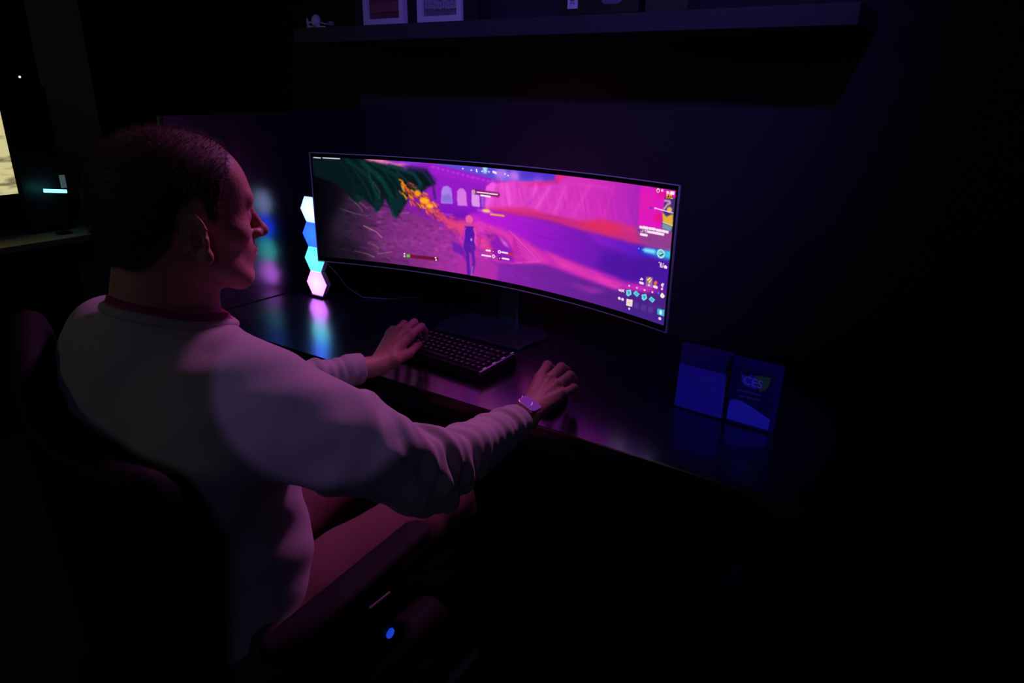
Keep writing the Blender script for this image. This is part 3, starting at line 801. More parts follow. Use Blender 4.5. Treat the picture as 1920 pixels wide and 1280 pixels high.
["L",[[5475,2148],[5662,2157]],150,[255,235,250],0,100],
["P",[[5161,2763],[5255,2793],[5255,2508],[5161,2487]],[110,16,110],1,100],
["E",5208,2640,14,59,[250,220,240],0,100],
["P",[[5350,2225],[5444,2257],[5444,1973],[5350,1949]],[110,16,110],1,100],
["E",5397,2103,14,59,[250,220,240],0,100],
["E",5388,2687,44,167,[252,225,245],0,100],
["E",5388,2687,17,74,[120,20,110],0,100],
["E",5217,2176,44,168,[252,225,245],0,100],
["E",5217,2176,17,74,[120,20,110],0,100],
["L",[[5661,2643],[5800,2649]],170,[226,40,40],1,100],
["L",[[2638,979],[3538,1063]],330,[110,14,52],1,100],
["P",[[2607,1127],[2720,1147],[2717,853],[2604,832]],[90,210,60],1,100],
["E",2552,1157,25,80,[250,235,245],0,100],
["E",2549,916,25,80,[250,235,245],0,100],
["E",3490,1171,26,79,[250,235,245],0,100],
["E",3505,969,26,79,[250,235,245],0,100],
["E",4337,9740,24,65,[240,220,255],0,100],
["E",4580,9664,24,65,[240,220,255],0,100],
["E",4732,9635,24,65,[240,220,255],0,100],
["E",4883,9653,25,65,[240,220,255],0,100],
["E",5080,9662,24,64,[240,220,255],0,100],
["E",5531,9612,24,63,[240,220,255],0,100],
["E",5621,9503,24,64,[240,220,255],0,100],
["E",5246,9641,24,64,[240,220,255],0,100],
["L",[[4724,9772],[4739,9567]],120,[255,240,255],0,100],
["L",[[5201,9697],[5276,9627]],200,[255,225,250],0,100],
["L",[[53,9932],[242,9907]],90,[225,225,235],0,100],
["L",[[311,9927],[791,9913]],90,[225,225,235],0,100],
["P",[[9138,9898],[10114,10098],[10146,7121],[9158,6986]],[222,24,190],1,100],
["P",[[9465,9961],[9802,9957],[9796,9278],[9557,9468]],[226,16,140],4,80],
["P",[[9542,8151],[9763,8195],[9744,7490],[9530,7599]],[230,14,120],4,80],
["P",[[9187,9531],[9479,9470],[9463,8109],[9169,8150]],[226,30,170],6,60],
["P",[[9764,9489],[10021,9463],[10019,7040],[9740,7176],[9733,8332]],[66,44,120],1,100],
["L",[[9760,9185],[9875,9204],[9893,9062],[9831,8956],[9786,8742],[9752,8572]],140,[226,170,190],1,100],
["E",9887,8606,63,205,[232,190,90],1,100],
["P",[[9719,8363],[9832,8080],[9979,8352],[10005,7492],[9753,7650]],[226,176,60],1,100],
["P",[[9754,7611],[9992,7484],[9966,7083],[9740,7176]],[120,150,165],1,100],
["L",[[9557,8528],[9729,8483],[9976,8427]],70,[250,220,250],0,100],
["L",[[9753,7650],[9991,7522]],60,[245,225,150],0,100],
["E",9433,8502,31,100,[80,50,210],1,100],
["E",9544,8532,26,77,[250,170,250],0,100],
["P",[[9774,9588],[9940,9592],[9947,9389],[9780,9384]],[40,20,20],0,100],
["T","ADEL",9787,9379,9953,9400,420,[255,180,20]],
["E",9577,9820,39,157,[252,210,235],0,100],
["E",9578,9801,18,90,[90,30,60],0,100],
["E",9676,9864,28,96,[252,200,240],0,100],
["P",[[9778,9872],[9842,9879],[9848,9698],[9784,9687]],[250,225,225],0,100],
["P",[[9867,9912],[9962,9918],[9963,9677],[9868,9670]],[255,245,235],0,100],
["L",[[9212,6958],[9240,6954]],210,[250,225,245],0,100],
["L",[[9286,6982],[9387,6990]],210,[250,225,245],0,100],
["L",[[9434,6990],[9467,6994]],210,[250,225,245],0,100],
["L",[[9507,7006],[9573,7011]],210,[250,225,245],0,100],
["L",[[9627,6989],[9660,6986]],210,[250,225,245],0,100],
["L",[[9693,6991],[9726,6992]],210,[250,225,245],0,100],
["L",[[9772,7001],[9825,6995]],210,[250,225,245],0,100],
["L",[[9864,7000],[9890,6997]],210,[250,225,245],0,100],
["P",[[9156,6764],[9204,6772],[9208,6613],[9160,6605]],[60,50,190],0,100],
["T","11/40",9228,6606,9396,6633,340,[250,230,250]],
["L",[[9420,6735],[9487,6737]],190,[250,230,250],0,100],
["L",[[9507,6742],[9554,6747]],190,[250,230,250],0,100],
["L",[[9574,6751],[9792,6760]],190,[250,230,250],0,100],
["L",[[9239,6431],[9388,6444]],190,[250,230,250],0,100],
["G",[[9182,5459],[10061,5672],[10080,5059],[9194,4974]],[9213,5316],[9978,5376],[40,40,200],[50,190,235],4],
["G",[[9346,5468],[10062,5634],[10062,5203],[9341,5138]],[9374,5426],[10068,5443],[30,110,225],[60,210,235],1],
["L",[[9377,5326],[9592,5356]],300,[140,225,250],2,100],
["P",[[9282,5282],[9334,5379],[9338,5238]],[190,220,250],1,100],
["E",9213,5328,13,60,[200,170,250],0,100],
["E",9774,5326,94,336,[225,250,255],0,100],
["E",9774,5326,70,265,[90,190,190],1,100],
["P",[[9725,5391],[9832,5388],[9786,5155]],[200,245,250],1,100],
["L",[[9758,5175],[9833,5349]],90,[20,60,90],0,100],
["T","TALK",9742,4338,9876,4351,340,[255,225,250]],
["P",[[9873,4461],[9909,4589],[9959,4488],[9956,4346],[9890,4314]],[255,230,250],0,100],
["P",[[9450,3326],[9619,3403],[9634,2608],[9463,2585]],[170,120,170],1,85],
["P",[[9476,3118],[9552,3368],[9609,3271],[9551,2890]],[240,220,120],0,100],
["L",[[9495,2926],[9594,3340]],60,[150,110,60],0,100],
["P",[[9300,2973],[9337,3171],[9387,3087],[9369,2967]],[250,225,235],0,100],
["L",[[9313,2752],[9382,2747]],200,[250,225,240],0,100],
["E",9541,2736,25,73,[250,220,250],0,100],
["P",[[9656,3062],[9706,3228],[9749,3141],[9728,2918],[9674,2912]],[235,110,50],0,100],
["L",[[9678,2750],[9740,2742]],220,[250,225,240],0,100],
["P",[[9834,3010],[9882,3215],[9918,3164],[9893,2856]],[248,215,230],0,100],
["E",9876,2739,26,88,[250,225,240],0,100],
["E",9037,2266,22,71,[250,215,250],0,100],
["E",9241,2268,22,71,[250,215,250],0,100],
["E",9443,2273,22,70,[250,215,250],0,100],
["E",9643,2283,22,69,[250,215,250],0,100],
["L",[[8786,1708],[8822,1695]],160,[250,215,250],0,100],
["L",[[8849,1804],[8909,1660]],90,[250,215,250],0,100],
["L",[[8905,1830],[8852,1633]],90,[250,215,250],0,100],
["P",[[8969,1841],[9086,1985],[9115,1645],[9029,1395],[8977,1501]],[110,225,238],0,100],
["P",[[8999,1780],[9061,1856],[9079,1677],[9033,1529]],[60,170,190],0,100],
["P",[[9155,1765],[9219,2035],[9322,1848],[9259,1557]],[90,215,235],0,100],
["P",[[9197,1785],[9228,1924],[9280,1816],[9249,1668]],[70,180,190],0,100],
["P",[[9377,1855],[9492,2000],[9522,1668],[9438,1421],[9386,1523]],[110,225,238],0,100],
["P",[[9407,1797],[9468,1873],[9486,1699],[9441,1552]],[60,170,190],0,100],
["P",[[9563,1664],[9625,1932],[9727,1753],[9666,1465]],[90,215,235],0,100],
["P",[[9604,1685],[9635,1823],[9686,1719],[9656,1573]],[70,180,190],0,100],
["E",8801,1040,37,121,[250,220,240],0,100],
["E",8887,1029,37,120,[250,220,240],0,100],
["P",[[8992,1166],[9154,1225],[9160,667],[8997,624]],[240,220,215],0,100],
["E",9069,930,34,107,[235,210,150],1,100],
["E",9080,438,25,86,[250,220,250],0,100],
["P",[[9207,1100],[9333,1131],[9331,655],[9204,621]],[84,60,150],1,70],
["P",[[9390,1098],[9515,1131],[9514,659],[9388,623]],[84,60,150],1,70],
["P",[[9572,1100],[9696,1134],[9695,667],[9570,629]],[84,60,150],1,70],
["E",9799,2360,26,105,[60,110,230],0,100],
["P",[[9843,2235],[9890,2484],[9965,2265],[9930,2067],[9861,2086]],[250,235,220],0,100],
["P",[[9806,1157],[9989,1212],[9990,712],[9812,699]],[50,190,215],0,100],
["E",9895,930,32,183,[220,250,250],0,100],
["E",9888,439,35,115,[250,225,245],0,100]]
GLYPH={'A':'01110100011000111111100011000110001','D':'11110100011000110001100011000111110','E':'11111100001000011110100001000011111','L':'10000100001000010000100001000011111','T':'11111001000010000100001000010000100','K':'10001100101010011000101001001010001','1':'00100011000010000100001000010001110','4':'00010001100101010010111110001000010','0':'01110100011001110101110011000101110','/':'00001000010001000100010001000010000'}
def paint_screen(W, H, ops, img=None):
    S, T = np.meshgrid((np.arange(W)) / (W - 1.0), (np.arange(H)) / (H - 1.0))
    asp = 1.2 / .313
    img = np.zeros((H, W, 3)) if img is None else img; X0 = S * asp; Y0 = T
    U = lambda p: (p[0] / 1e4 * asp, p[1] / 1e4)
    def blur(m, r):
        for _ in range(2):
            for ax in (0, 1):
                c = np.cumsum(np.concatenate([np.repeat(np.take(m, [0], ax), r + 1, ax), m, np.repeat(np.take(m, [-1], ax), r, ax)], ax), ax)
                n = m.shape[ax]
                m = (np.take(c, range(2 * r + 1, 2 * r + 1 + n), ax) - np.take(c, range(0, n), ax)) / (2 * r + 1)
        return m
    for o in ops:
        k = o[0]; al = 1.
        if k == 'S':
            rg = random.Random(o[1]); s0, s1, t0, t1, sl, ln, w, amp, al = o[3:]; todo = []
            for _ in range(o[2]):
                a, b_ = rg.uniform(s0, s1), rg.uniform(t0, t1); l = ln * rg.uniform(.4, 1)
                dx = l / math.hypot(1, sl) / asp; dy = dx * asp * sl
                cc = img[min(H - 1, max(0, int(b_ / 1e4 * (H - 1)))), min(W - 1, max(0, int(a / 1e4 * (W - 1))))] * 255
                g_ = 1 + amp * rg.uniform(-1, 1)
                cv = [min(255, max(0, v * g_ + (12 * amp if g_ > 1 else 0))) for v in cc]
                todo.append(['L', [[a - dx / 2, b_ - dy / 2], [a + rg.uniform(-.1, .1) * dx, b_], [a + dx / 2, b_ + dy / 2 + rg.uniform(-.2, .2) * dx]], w * rg.uniform(.5, 1.3), cv, 2, al])
            img = paint_screen(W, H, todo, img); continue
        if k in 'PLG': pts = [U(p) for p in o[1]]
        elif k == 'E':
            x, y = U(o[1:3]); rx, ry = U(o[3:5]); pts = [(x - rx, y - ry), (x + rx, y + ry)]
        else: pts = [U(o[2:4]), U(o[4:6])]
        b = o[{'P': 3, 'L': 4, 'E': 6, 'G': 6}[k]] if k != 'T' else 0
        pad = (o[2] / 2e4 if k == 'L' else o[6] / 1e4 if k == 'T' else 0) + 2.2 * (b + 1) / H
        xs = [q[0] for q in pts]; ys = [q[1] for q in pts]
        c0 = max(0, int((min(xs) - pad) / asp * (W - 1)) - 2); c1 = min(W, int((max(xs) + pad) / asp * (W - 1)) + 3)
        r0 = max(0, int((min(ys) - pad) * (H - 1)) - 2); r1 = min(H, int((max(ys) + pad) * (H - 1)) + 3)
        if c1 <= c0 or r1 <= r0: continue
        X = X0[r0:r1, c0:c1]; Y = Y0[r0:r1, c0:c1]; m = np.zeros(X.shape)
        if k in 'PG':
            mm = np.zeros(X.shape, bool)
            for i in range(len(pts)):
                (x0, y0), (x1, y1) = pts[i - 1], pts[i]
                if y0 == y1: continue
                mm ^= ((Y > min(y0, y1)) & (Y <= max(y0, y1))) & (X < (Y - y0) / (y1 - y0) * (x1 - x0) + x0)
            m = mm.astype(float)
            if k == 'P': c = np.array(o[2]) / 255; al = o[4] / 100
            else:
                p, q = np.array(U(o[2])), np.array(U(o[3])); d = q - p
                t = np.clip(((X - p[0]) * d[0] + (Y - p[1]) * d[1]) / (d @ d), 0, 1)[..., None]
                c = (np.array(o[4]) * (1 - t) + np.array(o[5]) * t) / 255
        elif k == 'L':
            d = np.full(X.shape, 9.)
            for i in range(1, len(pts)):
                a, e = np.array(pts[i - 1]), np.array(pts[i]); ab = e - a
                t = np.clip(((X - a[0]) * ab[0] + (Y - a[1]) * ab[1]) / max(ab @ ab, 1e-12), 0, 1)
                d = np.minimum(d, np.hypot(X - a[0] - t * ab[0], Y - a[1] - t * ab[1]))
            m = np.clip((o[2] / 2e4 - d) * H + .5, 0, 1); c = np.array(o[3]) / 255; al = o[5] / 100
        elif k == 'E':
            m = np.clip((1 - np.hypot((X - x) / rx, (Y - y) / ry)) * min(rx, ry) * H + .5, 0, 1); c = np.array(o[5]) / 255; al = o[7] / 100
        else:
            (x0, y0), (x1, y1) = pts; h = o[6] / 1e4; n = len(o[1]); cw = (x1 - x0) / n
            for gi, ch in enumerate(o[1]):
                for r in range(7):
                    for q in range(5):
                        if GLYPH[ch][r * 5 + q] == '1':
                            gx = x0 + cw * (gi + q / 6); gy = y0 + (y1 - y0) * gi / n + h * (1 - r / 7)
                            m = np.maximum(m, ((X >= gx) & (X < gx + cw / 5) & (Y <= gy) & (Y > gy - h / 6.5)).astype(float))
            c = np.array(o[7]) / 255
        if b: m = blur(m, b)
        dst = img[r0:r1, c0:c1]; dst += (c - dst) * (m * al)[..., None]
    return img

# ---------------------------------------------------------------- materials
M_wall = material('wall_paint', (0.020, 0.017, 0.022), 0.85, noise=(3, .5, (0.026, 0.022, 0.028)))
M_wall_side = material('side_wall_paint', (0.025, 0.024, 0.03), 0.9, noise=(2, .5, (0.03, 0.03, 0.036)))
M_panel_trim = material('pale_wall_panel', (0.5, 0.48, 0.5), 0.8, noise=(4, .5, (0.42, 0.4, 0.42)))
M_floor = material('dark_carpet', (0.035, 0.035, 0.04), 0.95, noise=(60, .8, (0.02, 0.02, 0.025)), bump=(300, .5))
M_ceil = material('ceiling_paint', (0.08, 0.08, 0.09), 0.9, noise=(5, .4, (0.06, 0.06, 0.07)))
M_desk = material('black_desk_laminate', (0.010, 0.010, 0.013), 0.215, spec=1.0, ior=1.85, noise=(30, .5, (0.014, 0.014, 0.018)))
M_desk_metal = material('black_desk_frame', (0.02, 0.02, 0.028), 0.45)
M_gloss_panel = material('black_gloss_panel', (0.012, 0.012, 0.02), 0.26, spec=1.0, ior=1.7)
M_black = material('black_plastic', (0.012, 0.012, 0.014), 0.42)
M_black_matte = material('matte_black', (0.008, 0.008, 0.009), 0.75)
M_bezel = material('screen_bezel', (0.004, 0.004, 0.006), 0.35, spec=.3)
M_alu = material('brushed_aluminium', (0.42, 0.41, 0.43), 0.38, metal=0.9, noise=(80, .3, (.35, .35, .37)))
M_rim = material('screen_edge_metal', (0.85, 0.82, 0.84), 0.6, metal=0.1)
M_base = material('stand_metal', (0.16, 0.22, 0.25), 0.33, metal=0.85)
M_shelf = material('shelf_laminate', (0.036, 0.028, 0.040), 0.6, noise=(10, .4, (0.030, 0.024, 0.034)))
M_white = material('white_plastic', (0.75, 0.73, 0.75), 0.45)
M_frame_white = material('white_frame_wood', (0.62, 0.58, 0.64), 0.55, noise=(40, .3, (.55, .52, .56)))
M_rubber = material('black_rubber', (0.01, 0.01, 0.01), 0.8)

def Z(z): return z + ZC
XL, XR, YB, YF, HC = -3.3, 2.7, 0.50, -4.2, 3.0
def wall(name, pts, mat):
    mb = MB(); mb.box(*pts); return tag(mb.build(name, mat), kind='structure')
YB2, XW = 1.3, -.875
wall('floor', (((XL + XR) / 2, (YB2 + YF) / 2, -.05), (XR - XL + .4, YB2 - YF + .4, .1)), M_floor)
wall('ceiling', (((XL + XR) / 2, (YB2 + YF) / 2, HC + .05), (XR - XL + .4, YB2 - YF + .4, .1)), M_ceil)
wall('wall_back', (((XW + XR) / 2, YB + .05, HC / 2), (XR - XW, .1, HC)), M_wall)
wall('wall_back_left', (((XL + XW) / 2, YB2 + .05, HC / 2), (XW - XL + .2, .1, HC)), M_wall_side)
wall('wall_return', ((XW + .05, (YB2 + YB + .1) / 2, HC / 2), (.1, YB2 - YB - .1, HC)), M_wall_side)
wall('wall_left', ((XL - .05, (YB2 + YF) / 2, HC / 2), (.1, YB2 - YF, HC)), M_wall_side)
wall('wall_right', ((XR + .05, (YB + YF) / 2, HC / 2), (.1, YB - YF, HC)), M_wall_side)
wall('wall_front', (((XL + XR) / 2, YF - .05, HC / 2), (XR - XL + .2, .1, HC)), M_wall_side)
wall('baseboard_back', (((XW + XR) / 2, YB - .006, .04), (XR - XW, .012, .08)), M_black)
# paler strip of wall beyond the station
wall('trim_1', ((XL + .01, .60, HC / 2), (.02, .27, HC)), M_panel_trim)

# ---------------------------------------------------------------- gaming desk
ZD = 0.74
desk = empty('gaming_desk', (0.08, 0.05, 0), 'long black gaming desk with a glossy top and square legs, carrying the curved monitor', 'desk')
def rel(mb, root):
    mb.v = [(x - root.location.x, y - root.location.y, z - root.location.z) for x, y, z in mb.v]; return mb
def pbuild(mb, name, mats, root, **k): return rel(mb, root).build(name, mats, root, **k)
DX0, DX1, DY0, DY1 = -0.83, 1.0, -0.31, 0.42
pbuild(MB().box(((DX0 + DX1) / 2, (DY0 + DY1) / 2, ZD - .015), (DX1 - DX0, DY1 - DY0, .03)), 'desk_top', M_desk, desk, bevel=.003)
pbuild(MB().box(((DX0 + DX1) / 2, DY0 + .045, ZD - .055), (DX1 - DX0 - .08, .03, .05)), 'front_rail', M_desk_metal, desk, bevel=.003)
pbuild(MB().box(((DX0 + DX1) / 2, DY1 - .045, ZD - .055), (DX1 - DX0 - .08, .03, .05)), 'rear_rail', M_desk_metal, desk, bevel=.003)
for x in (DX0 + .035, DX1 - .035):
    for y in (DY0 + .035, DY1 - .035):
        pbuild(MB().box((x, y, (ZD - .03) / 2), (.06, .06, ZD - .03)), 'leg', M_desk_metal, desk, bevel=.004)
    pbuild(MB().box((x, (DY0 + DY1) / 2, .06), (.05, DY1 - DY0 - .13, .04)), 'foot_rail', M_desk_metal, desk, bevel=.004)
# glossy partition at the desk's left end
part_ = MB().box((-.852, .085, .675), (.03, .80, 1.35))
tag(part_.build('partition_panel', M_gloss_panel, bevel=.003), 'tall glossy black partition panel at the left end of the desk, mirroring the hexagon lights', 'partition')

# ---------------------------------------------------------------- curved ultrawide monitor
MR = 1.774; HW = math.asin(.59735 / MR)
mon = empty('curved_monitor', (0, .2, ZD), 'wide curved gaming monitor on the desk, its screen showing a pink and purple game scene', 'monitor')
def cyl(a, z, off): return ((MR - off) * math.sin(a), (MR - off) * math.cos(a) - MR * math.cos(HW) - .2, Z(z) - ZD)
def slab(a0, a1, z0, z1, o0, o1, n=48, mb=None):
    mb = mb or MB(); vs_ = []; fs = []
    for i in range(n + 1):
        a = a0 + (a1 - a0) * i / n
        vs_ += [cyl(a, z0, o0), cyl(a, z1, o0), cyl(a, z1, o1), cyl(a, z0, o1)]
    for i in range(n):
        for k in range(4): fs.append((4 * i + k, 4 * i + (k + 1) % 4, 4 * i + 4 + (k + 1) % 4, 4 * i + 4 + k))
    fs += [(0, 1, 2, 3), (4 * n + 3, 4 * n + 2, 4 * n + 1, 4 * n)]
    return mb.add(vs_, fs)
HZ = .171
slab(-HW + .002, HW - .002, -HZ + .003, HZ - .003, 0, -.004).build('bezel', M_bezel, mon)
rim = MB(); e = .0016
slab(-HW, HW, HZ - e, HZ, .001, -.0045, mb=rim); slab(-HW, HW, -HZ, -HZ + e, .001, -.0045, mb=rim)
slab(-HW, -HW + e / MR, -HZ, HZ, .001, -.0045, 2, mb=rim); slab(HW - e / MR, HW, -HZ, HZ, .001, -.0045, 2, mb=rim)
tag(rim.build('metal_edge', M_rim, mon), 'thin pale metal edge around the screen')
shell = MB(); slab(-HW * .94, HW * .94, -HZ * .88, HZ * .88, -.004, -.016, mb=shell); slab(-.12, .12, -.12, .12, -.016, -.05, 16, mb=shell)
shell.build('rear_shell', M_alu, mon, bevel=.004)
neck = MB(); neck.box((0, .035, .17), (.075, .035, .33)); neck.box((0, -.02, .33), (.09, .10, .09))
neck.build('stand_neck', M_base, mon, bevel=.006)
MB().prism([(-.15, -.15), (.155, -.155), (.168, -.02), (.06, .11), (-.13, .11), (-.185, -.06)], 'z', 0.0005, .009).build('stand_base', M_base, mon, bevel=.002)

MB().lathe([(.085, 0), (.100, 0), (.100, .003), (.085, .003)], (0, .082, .33), 40, Matrix.Rotation(rad(-90), 4, 'X')).build('rear_light_ring', material('rear_ring_glow', (.5, .1, .4), .5, emit=(1, .08, .75), es=1.6), mon)
# the lit picture
AW, Z0, Z1 = .3385, -.1545, .1585
def srgb2lin(c): return np.where(c <= .04045, c / 12.92, ((c + .055) / 1.055) ** 2.4)
def build_display():
    W, H = 1050, 275
    img = np.clip(paint_screen(W, H, SCREEN_OPS), 0, 1)
    a = np.linspace(-AW, AW, W); z = np.linspace(Z0, Z1, H)
    Ag, Zg = np.meshgrid(a, z)
    off = .0006
    V = np.stack([(MR - off) * np.sin(Ag), (MR - off) * np.cos(Ag) - MR * np.cos(HW) - .2, Zg + ZC - ZD], -1).reshape(-1, 3)
    i = (np.arange(H - 1)[:, None] * W + np.arange(W - 1)[None]).ravel()
    F = np.stack([i, i + 1, i + 1 + W, i + W], 1)
    m = bpy.data.materials.new('screen_picture'); m.use_nodes = True; nt = m.node_tree
    b = nt.nodes['Principled BSDF']; b.inputs['Base Color'].default_value = (.003, .003, .004, 1); b.inputs['Roughness'].default_value = .3
    b.inputs['Specular IOR Level'].default_value = .2
    at = nt.nodes.new('ShaderNodeAttribute'); at.attribute_name = 'picture'
    nt.links.new(at.outputs['Color'], b.inputs['Emission Color']); b.inputs['Emission Strength'].default_value = SCREEN_GAIN
    o = mesh_np('screen', V, F, m, mon)
    ca = o.data.color_attributes.new('picture', 'FLOAT_COLOR', 'POINT')
    lin = srgb2lin(img).reshape(-1, 3)
    ca.data.foreach_set('color', np.concatenate([lin, np.ones((len(lin), 1))], 1).astype(np.float32).ravel())
    tag(o, 'lit screen with a pink canyon, purple lake and running figure')
SCREEN_GAIN = 1.0
build_display()

# ---------------------------------------------------------------- hexagon light tower
def emis(name, c, s):
    m = bpy.data.materials.new(name); m.use_nodes = True; b = m.node_tree.nodes['Principled BSDF']
    b.inputs['Base Color'].default_value = (.8, .8, .8, 1); b.inputs['Roughness'].default_value = .5
    nt = m.node_tree; tc = nt.nodes.new('ShaderNodeTexCoord'); ln = nt.nodes.new('ShaderNodeVectorMath'); ln.operation = 'LENGTH'
    mr = nt.nodes.new('ShaderNodeMapRange'); mr.inputs[1].default_value = 0; mr.inputs[2].default_value = .05; mr.inputs[3].default_value = 1.25; mr.inputs[4].default_value = .75
    mul = nt.nodes.new('ShaderNodeMath'); mul.operation = 'MULTIPLY'; mul.inputs[1].default_value = s
    nt.links.new(tc.outputs['Object'], ln.inputs[0]); nt.links.new(ln.outputs['Value'], mr.inputs[0]); nt.links.new(mr.outputs[0], mul.inputs[0])
    nt.links.new(mul.outputs[0], b.inputs['Emission Strength']); b.inputs['Emission Color'].default_value = (*c, 1)
    return m
tower = empty('hexagon_lamp', (-.712, .085, ZD), 'tower of four glowing hexagon light panels behind the left edge of the curved monitor', 'lamp')
hx = [('hex_magenta_white', (.62, .16, 1.0), 4.6, 'overexposed pinkish white panel at the foot of the tower'),
      ('hex_cyan', (.05, .60, .62), 3.4, 'turquoise panel, second from the bottom'),
      ('hex_blue', (.005, .045, 1.0), 5.0, 'blue panel, third from the bottom'),
      ('hex_white', (.40, .54, 1.0), 2.2, 'bright white panel at the top of the tower')]
ap = .0425; rv = ap / math.cos(math.pi / 6)
MB().box((0, .012, .004), (.07, .05, .008)).build('foot', M_black, tower, bevel=.002)
for k, (nm, c, s, lb) in enumerate(hx):
    zc = .006 + ap + k * 2 * ap
    hexp = [(rv * .985 * math.cos(math.pi / 3 * i), rv * .985 * math.sin(math.pi / 3 * i)) for i in range(6)]
    f = MB().prism(hexp, 'y', -.004, 0).build('light_panel', emis(nm, c, s), tower, bevel=.001); f.location = (0, 0, zc)
    tag(f, lb)
    h = MB().prism([(x * .985, z * .985) for x, z in hexp], 'y', 0, .02).build('panel_housing', M_white, tower, bevel=.001); h.location = (0, 0, zc)
# lamp's thin cable drooping to the desk behind the monitor
cb = MB().tube([(-.68, .108, .86), (-.655, .125, .825), (-.62, .14, .775), (-.57, .16, .745), (-.50, .2, .7425), (-.42, .28, .7425)], .0018, 8)
tag(cb.build('power_cable', material('grey_cable', (.25, .22, .28), .5), smooth=True), 'thin cable curving down from the hexagon light tower to the desk', 'cable')

# ---------------------------------------------------------------- keyboard
KW, KD = .335, .152
kb = empty('mechanical_keyboard', (.204, -.205, ZD), 'compact black mechanical keyboard on the desk in front of the monitor', 'keyboard', rz=rad(-3.5))
# local frame: right front corner at the origin, x to the left is negative, y away from the person
case = MB()
prof = [(0, .002), (0, .016), (.012, .024), (KD, .034), (KD, .002)]
case.prism(prof, 'x', -KW, 0)
case.build('case', M_black, kb, bevel=.003)
MB().box((-.006, KD / 2, .0325), (.007, KD - .012, .005), Matrix.Rotation(math.atan2(.010, KD), 4, 'X')).build('side_light_bar', material('side_bar_metal', (.45, .42, .5), .25, metal=.8), kb, bevel=.001)
MB().box((-KW / 2, KD / 2, .0295), (KW - .03, KD - .02, .004), Matrix.Rotation(math.atan2(.010, KD), 4, 'X')).build('switch_plate', M_black_matte, kb)
for dx in (0, .018, .036, .054):
    MB().box((-.0055, .025 + dx * 2.1, .0352 + dx * .14), (.0018, .012, .0006)).build('indicator_light', material('bar_glow', (.6, .55, .7), .3, emit=(.75, .7, 1), es=.20) if dx == 0 else bpy.data.materials['bar_glow'], kb)
U0 = .0192
M_key = material('keycap_black', (.010, .009, .012), .5, noise=(200, .3, (.025, .022, .03)))
M_leg = material('keycap_legend', (.55, .5, .6), .5, emit=(.8, .75, 1.0), es=.05)
key_mesh = {}
def keycap(w):
    if w in key_mesh: return key_mesh[w]
    mb = MB(); a = w * U0 / 2 - .0011; b = U0 / 2 - .0011
    lv = [(a, b, 0, 0), (a - .0006, b - .0006, .004, .0002), (a - .002, b - .002, .0085, .0006), (a - .0032, b - .0032, .0088, .0006)]
    vs_ = []
    for (p, q, z, dy) in lv: vs_ += [(-p, -q + dy, z), (p, -q + dy, z), (p, q + dy, z), (-p, q + dy, z)]
    fs = [(3, 2, 1, 0)]
    for i in range(3):
        for k in range(4): fs.append((4 * i + k, 4 * i + (k + 1) % 4, 4 * i + 4 + (k + 1) % 4, 4 * i + 4 + k))
    fs.append((12, 13, 14, 15)); mb.add(vs_, fs)
    mb.cur = 1
    if w < 1.3: mb.box((-.0004, .0012, .0089), (.0034, .0007, .0003)); mb.box((-.0017, -.0002, .0089), (.0008, .0034, .0003)); mb.box((.0012, -.0010, .0089), (.0007, .0018, .0003))
    elif w < 4: mb.box((-a + .008, .001, .0089), (.007, .0009, .0003)); mb.box((-a + .006, -.001, .0089), (.0008, .0024, .0003))
    o = mb.build('keycap', [M_key, M_leg], kb); key_mesh[w] = o
    return o
rows = [[1] * 13 + [2, 1], [1.5] + [1] * 12 + [1.5, 1], [1.75] + [1] * 11 + [2.25, 1], [2.25] + [1] * 10 + [1.75, 1, 1], [1.25, 1.25, 1.25, 6.25, 1, 1, 1, 1, 1, 1]]
frow = [1] + [1] * 12 + [1] + [1]
tilt = math.atan2(.010, KD - .012)
first_used = set()
for ri, row in enumerate([frow] + rows):
    tot = sum(row); x = -.016 - 16 * U0
    x = -KW + .0115
    sc = (KW - .030) / (tot * U0)
    for w in row:
        cx = x + w * U0 * sc / 2; x += w * U0 * sc
        y = KD - .018 - ri * U0 * 1.03 - (.004 if ri else 0)
        z = .0315 - (KD - y) * math.tan(tilt)
        base = keycap(w)
        if w in first_used:
            o = base.copy(); col.objects.link(o)
        else: o = base; first_used.add(w)
        o.parent = kb; o.location = (cx, y, z); o.rotation_euler = (tilt, 0, 0); o.scale = (sc, 1, 1)

# ---------------------------------------------------------------- computer mouse (under the right hand)
def mouse_sdf(p):
    d = s_ell(p, (0, 0, .008), (.032, .061, .031)); d = smax(d, -p[:, 2] + .001, .004)
    d = smax(d, np.abs(p[:, 0]) - .0295, .01)
    return d
V, F = surface_nets(mouse_sdf, (-.04, -.07, -.01), (.04, .07, .05), .0022)
mouse = empty('computer_mouse', (.412, -.200, ZD), 'black computer mouse on the desk under the right hand', 'mouse', rz=rad(10))
mo = mesh_np('shell', project(mouse_sdf, V), F, M_black, mouse)
MB().lathe([(.0005, -.004), (.0075, -.004), (.0085, 0), (.0075, .004), (.0005, .004)], (0, .036, .0295), 18, Matrix.Rotation(rad(90), 4, 'Y')).build('scroll_wheel', M_rubber, mouse, smooth=True)

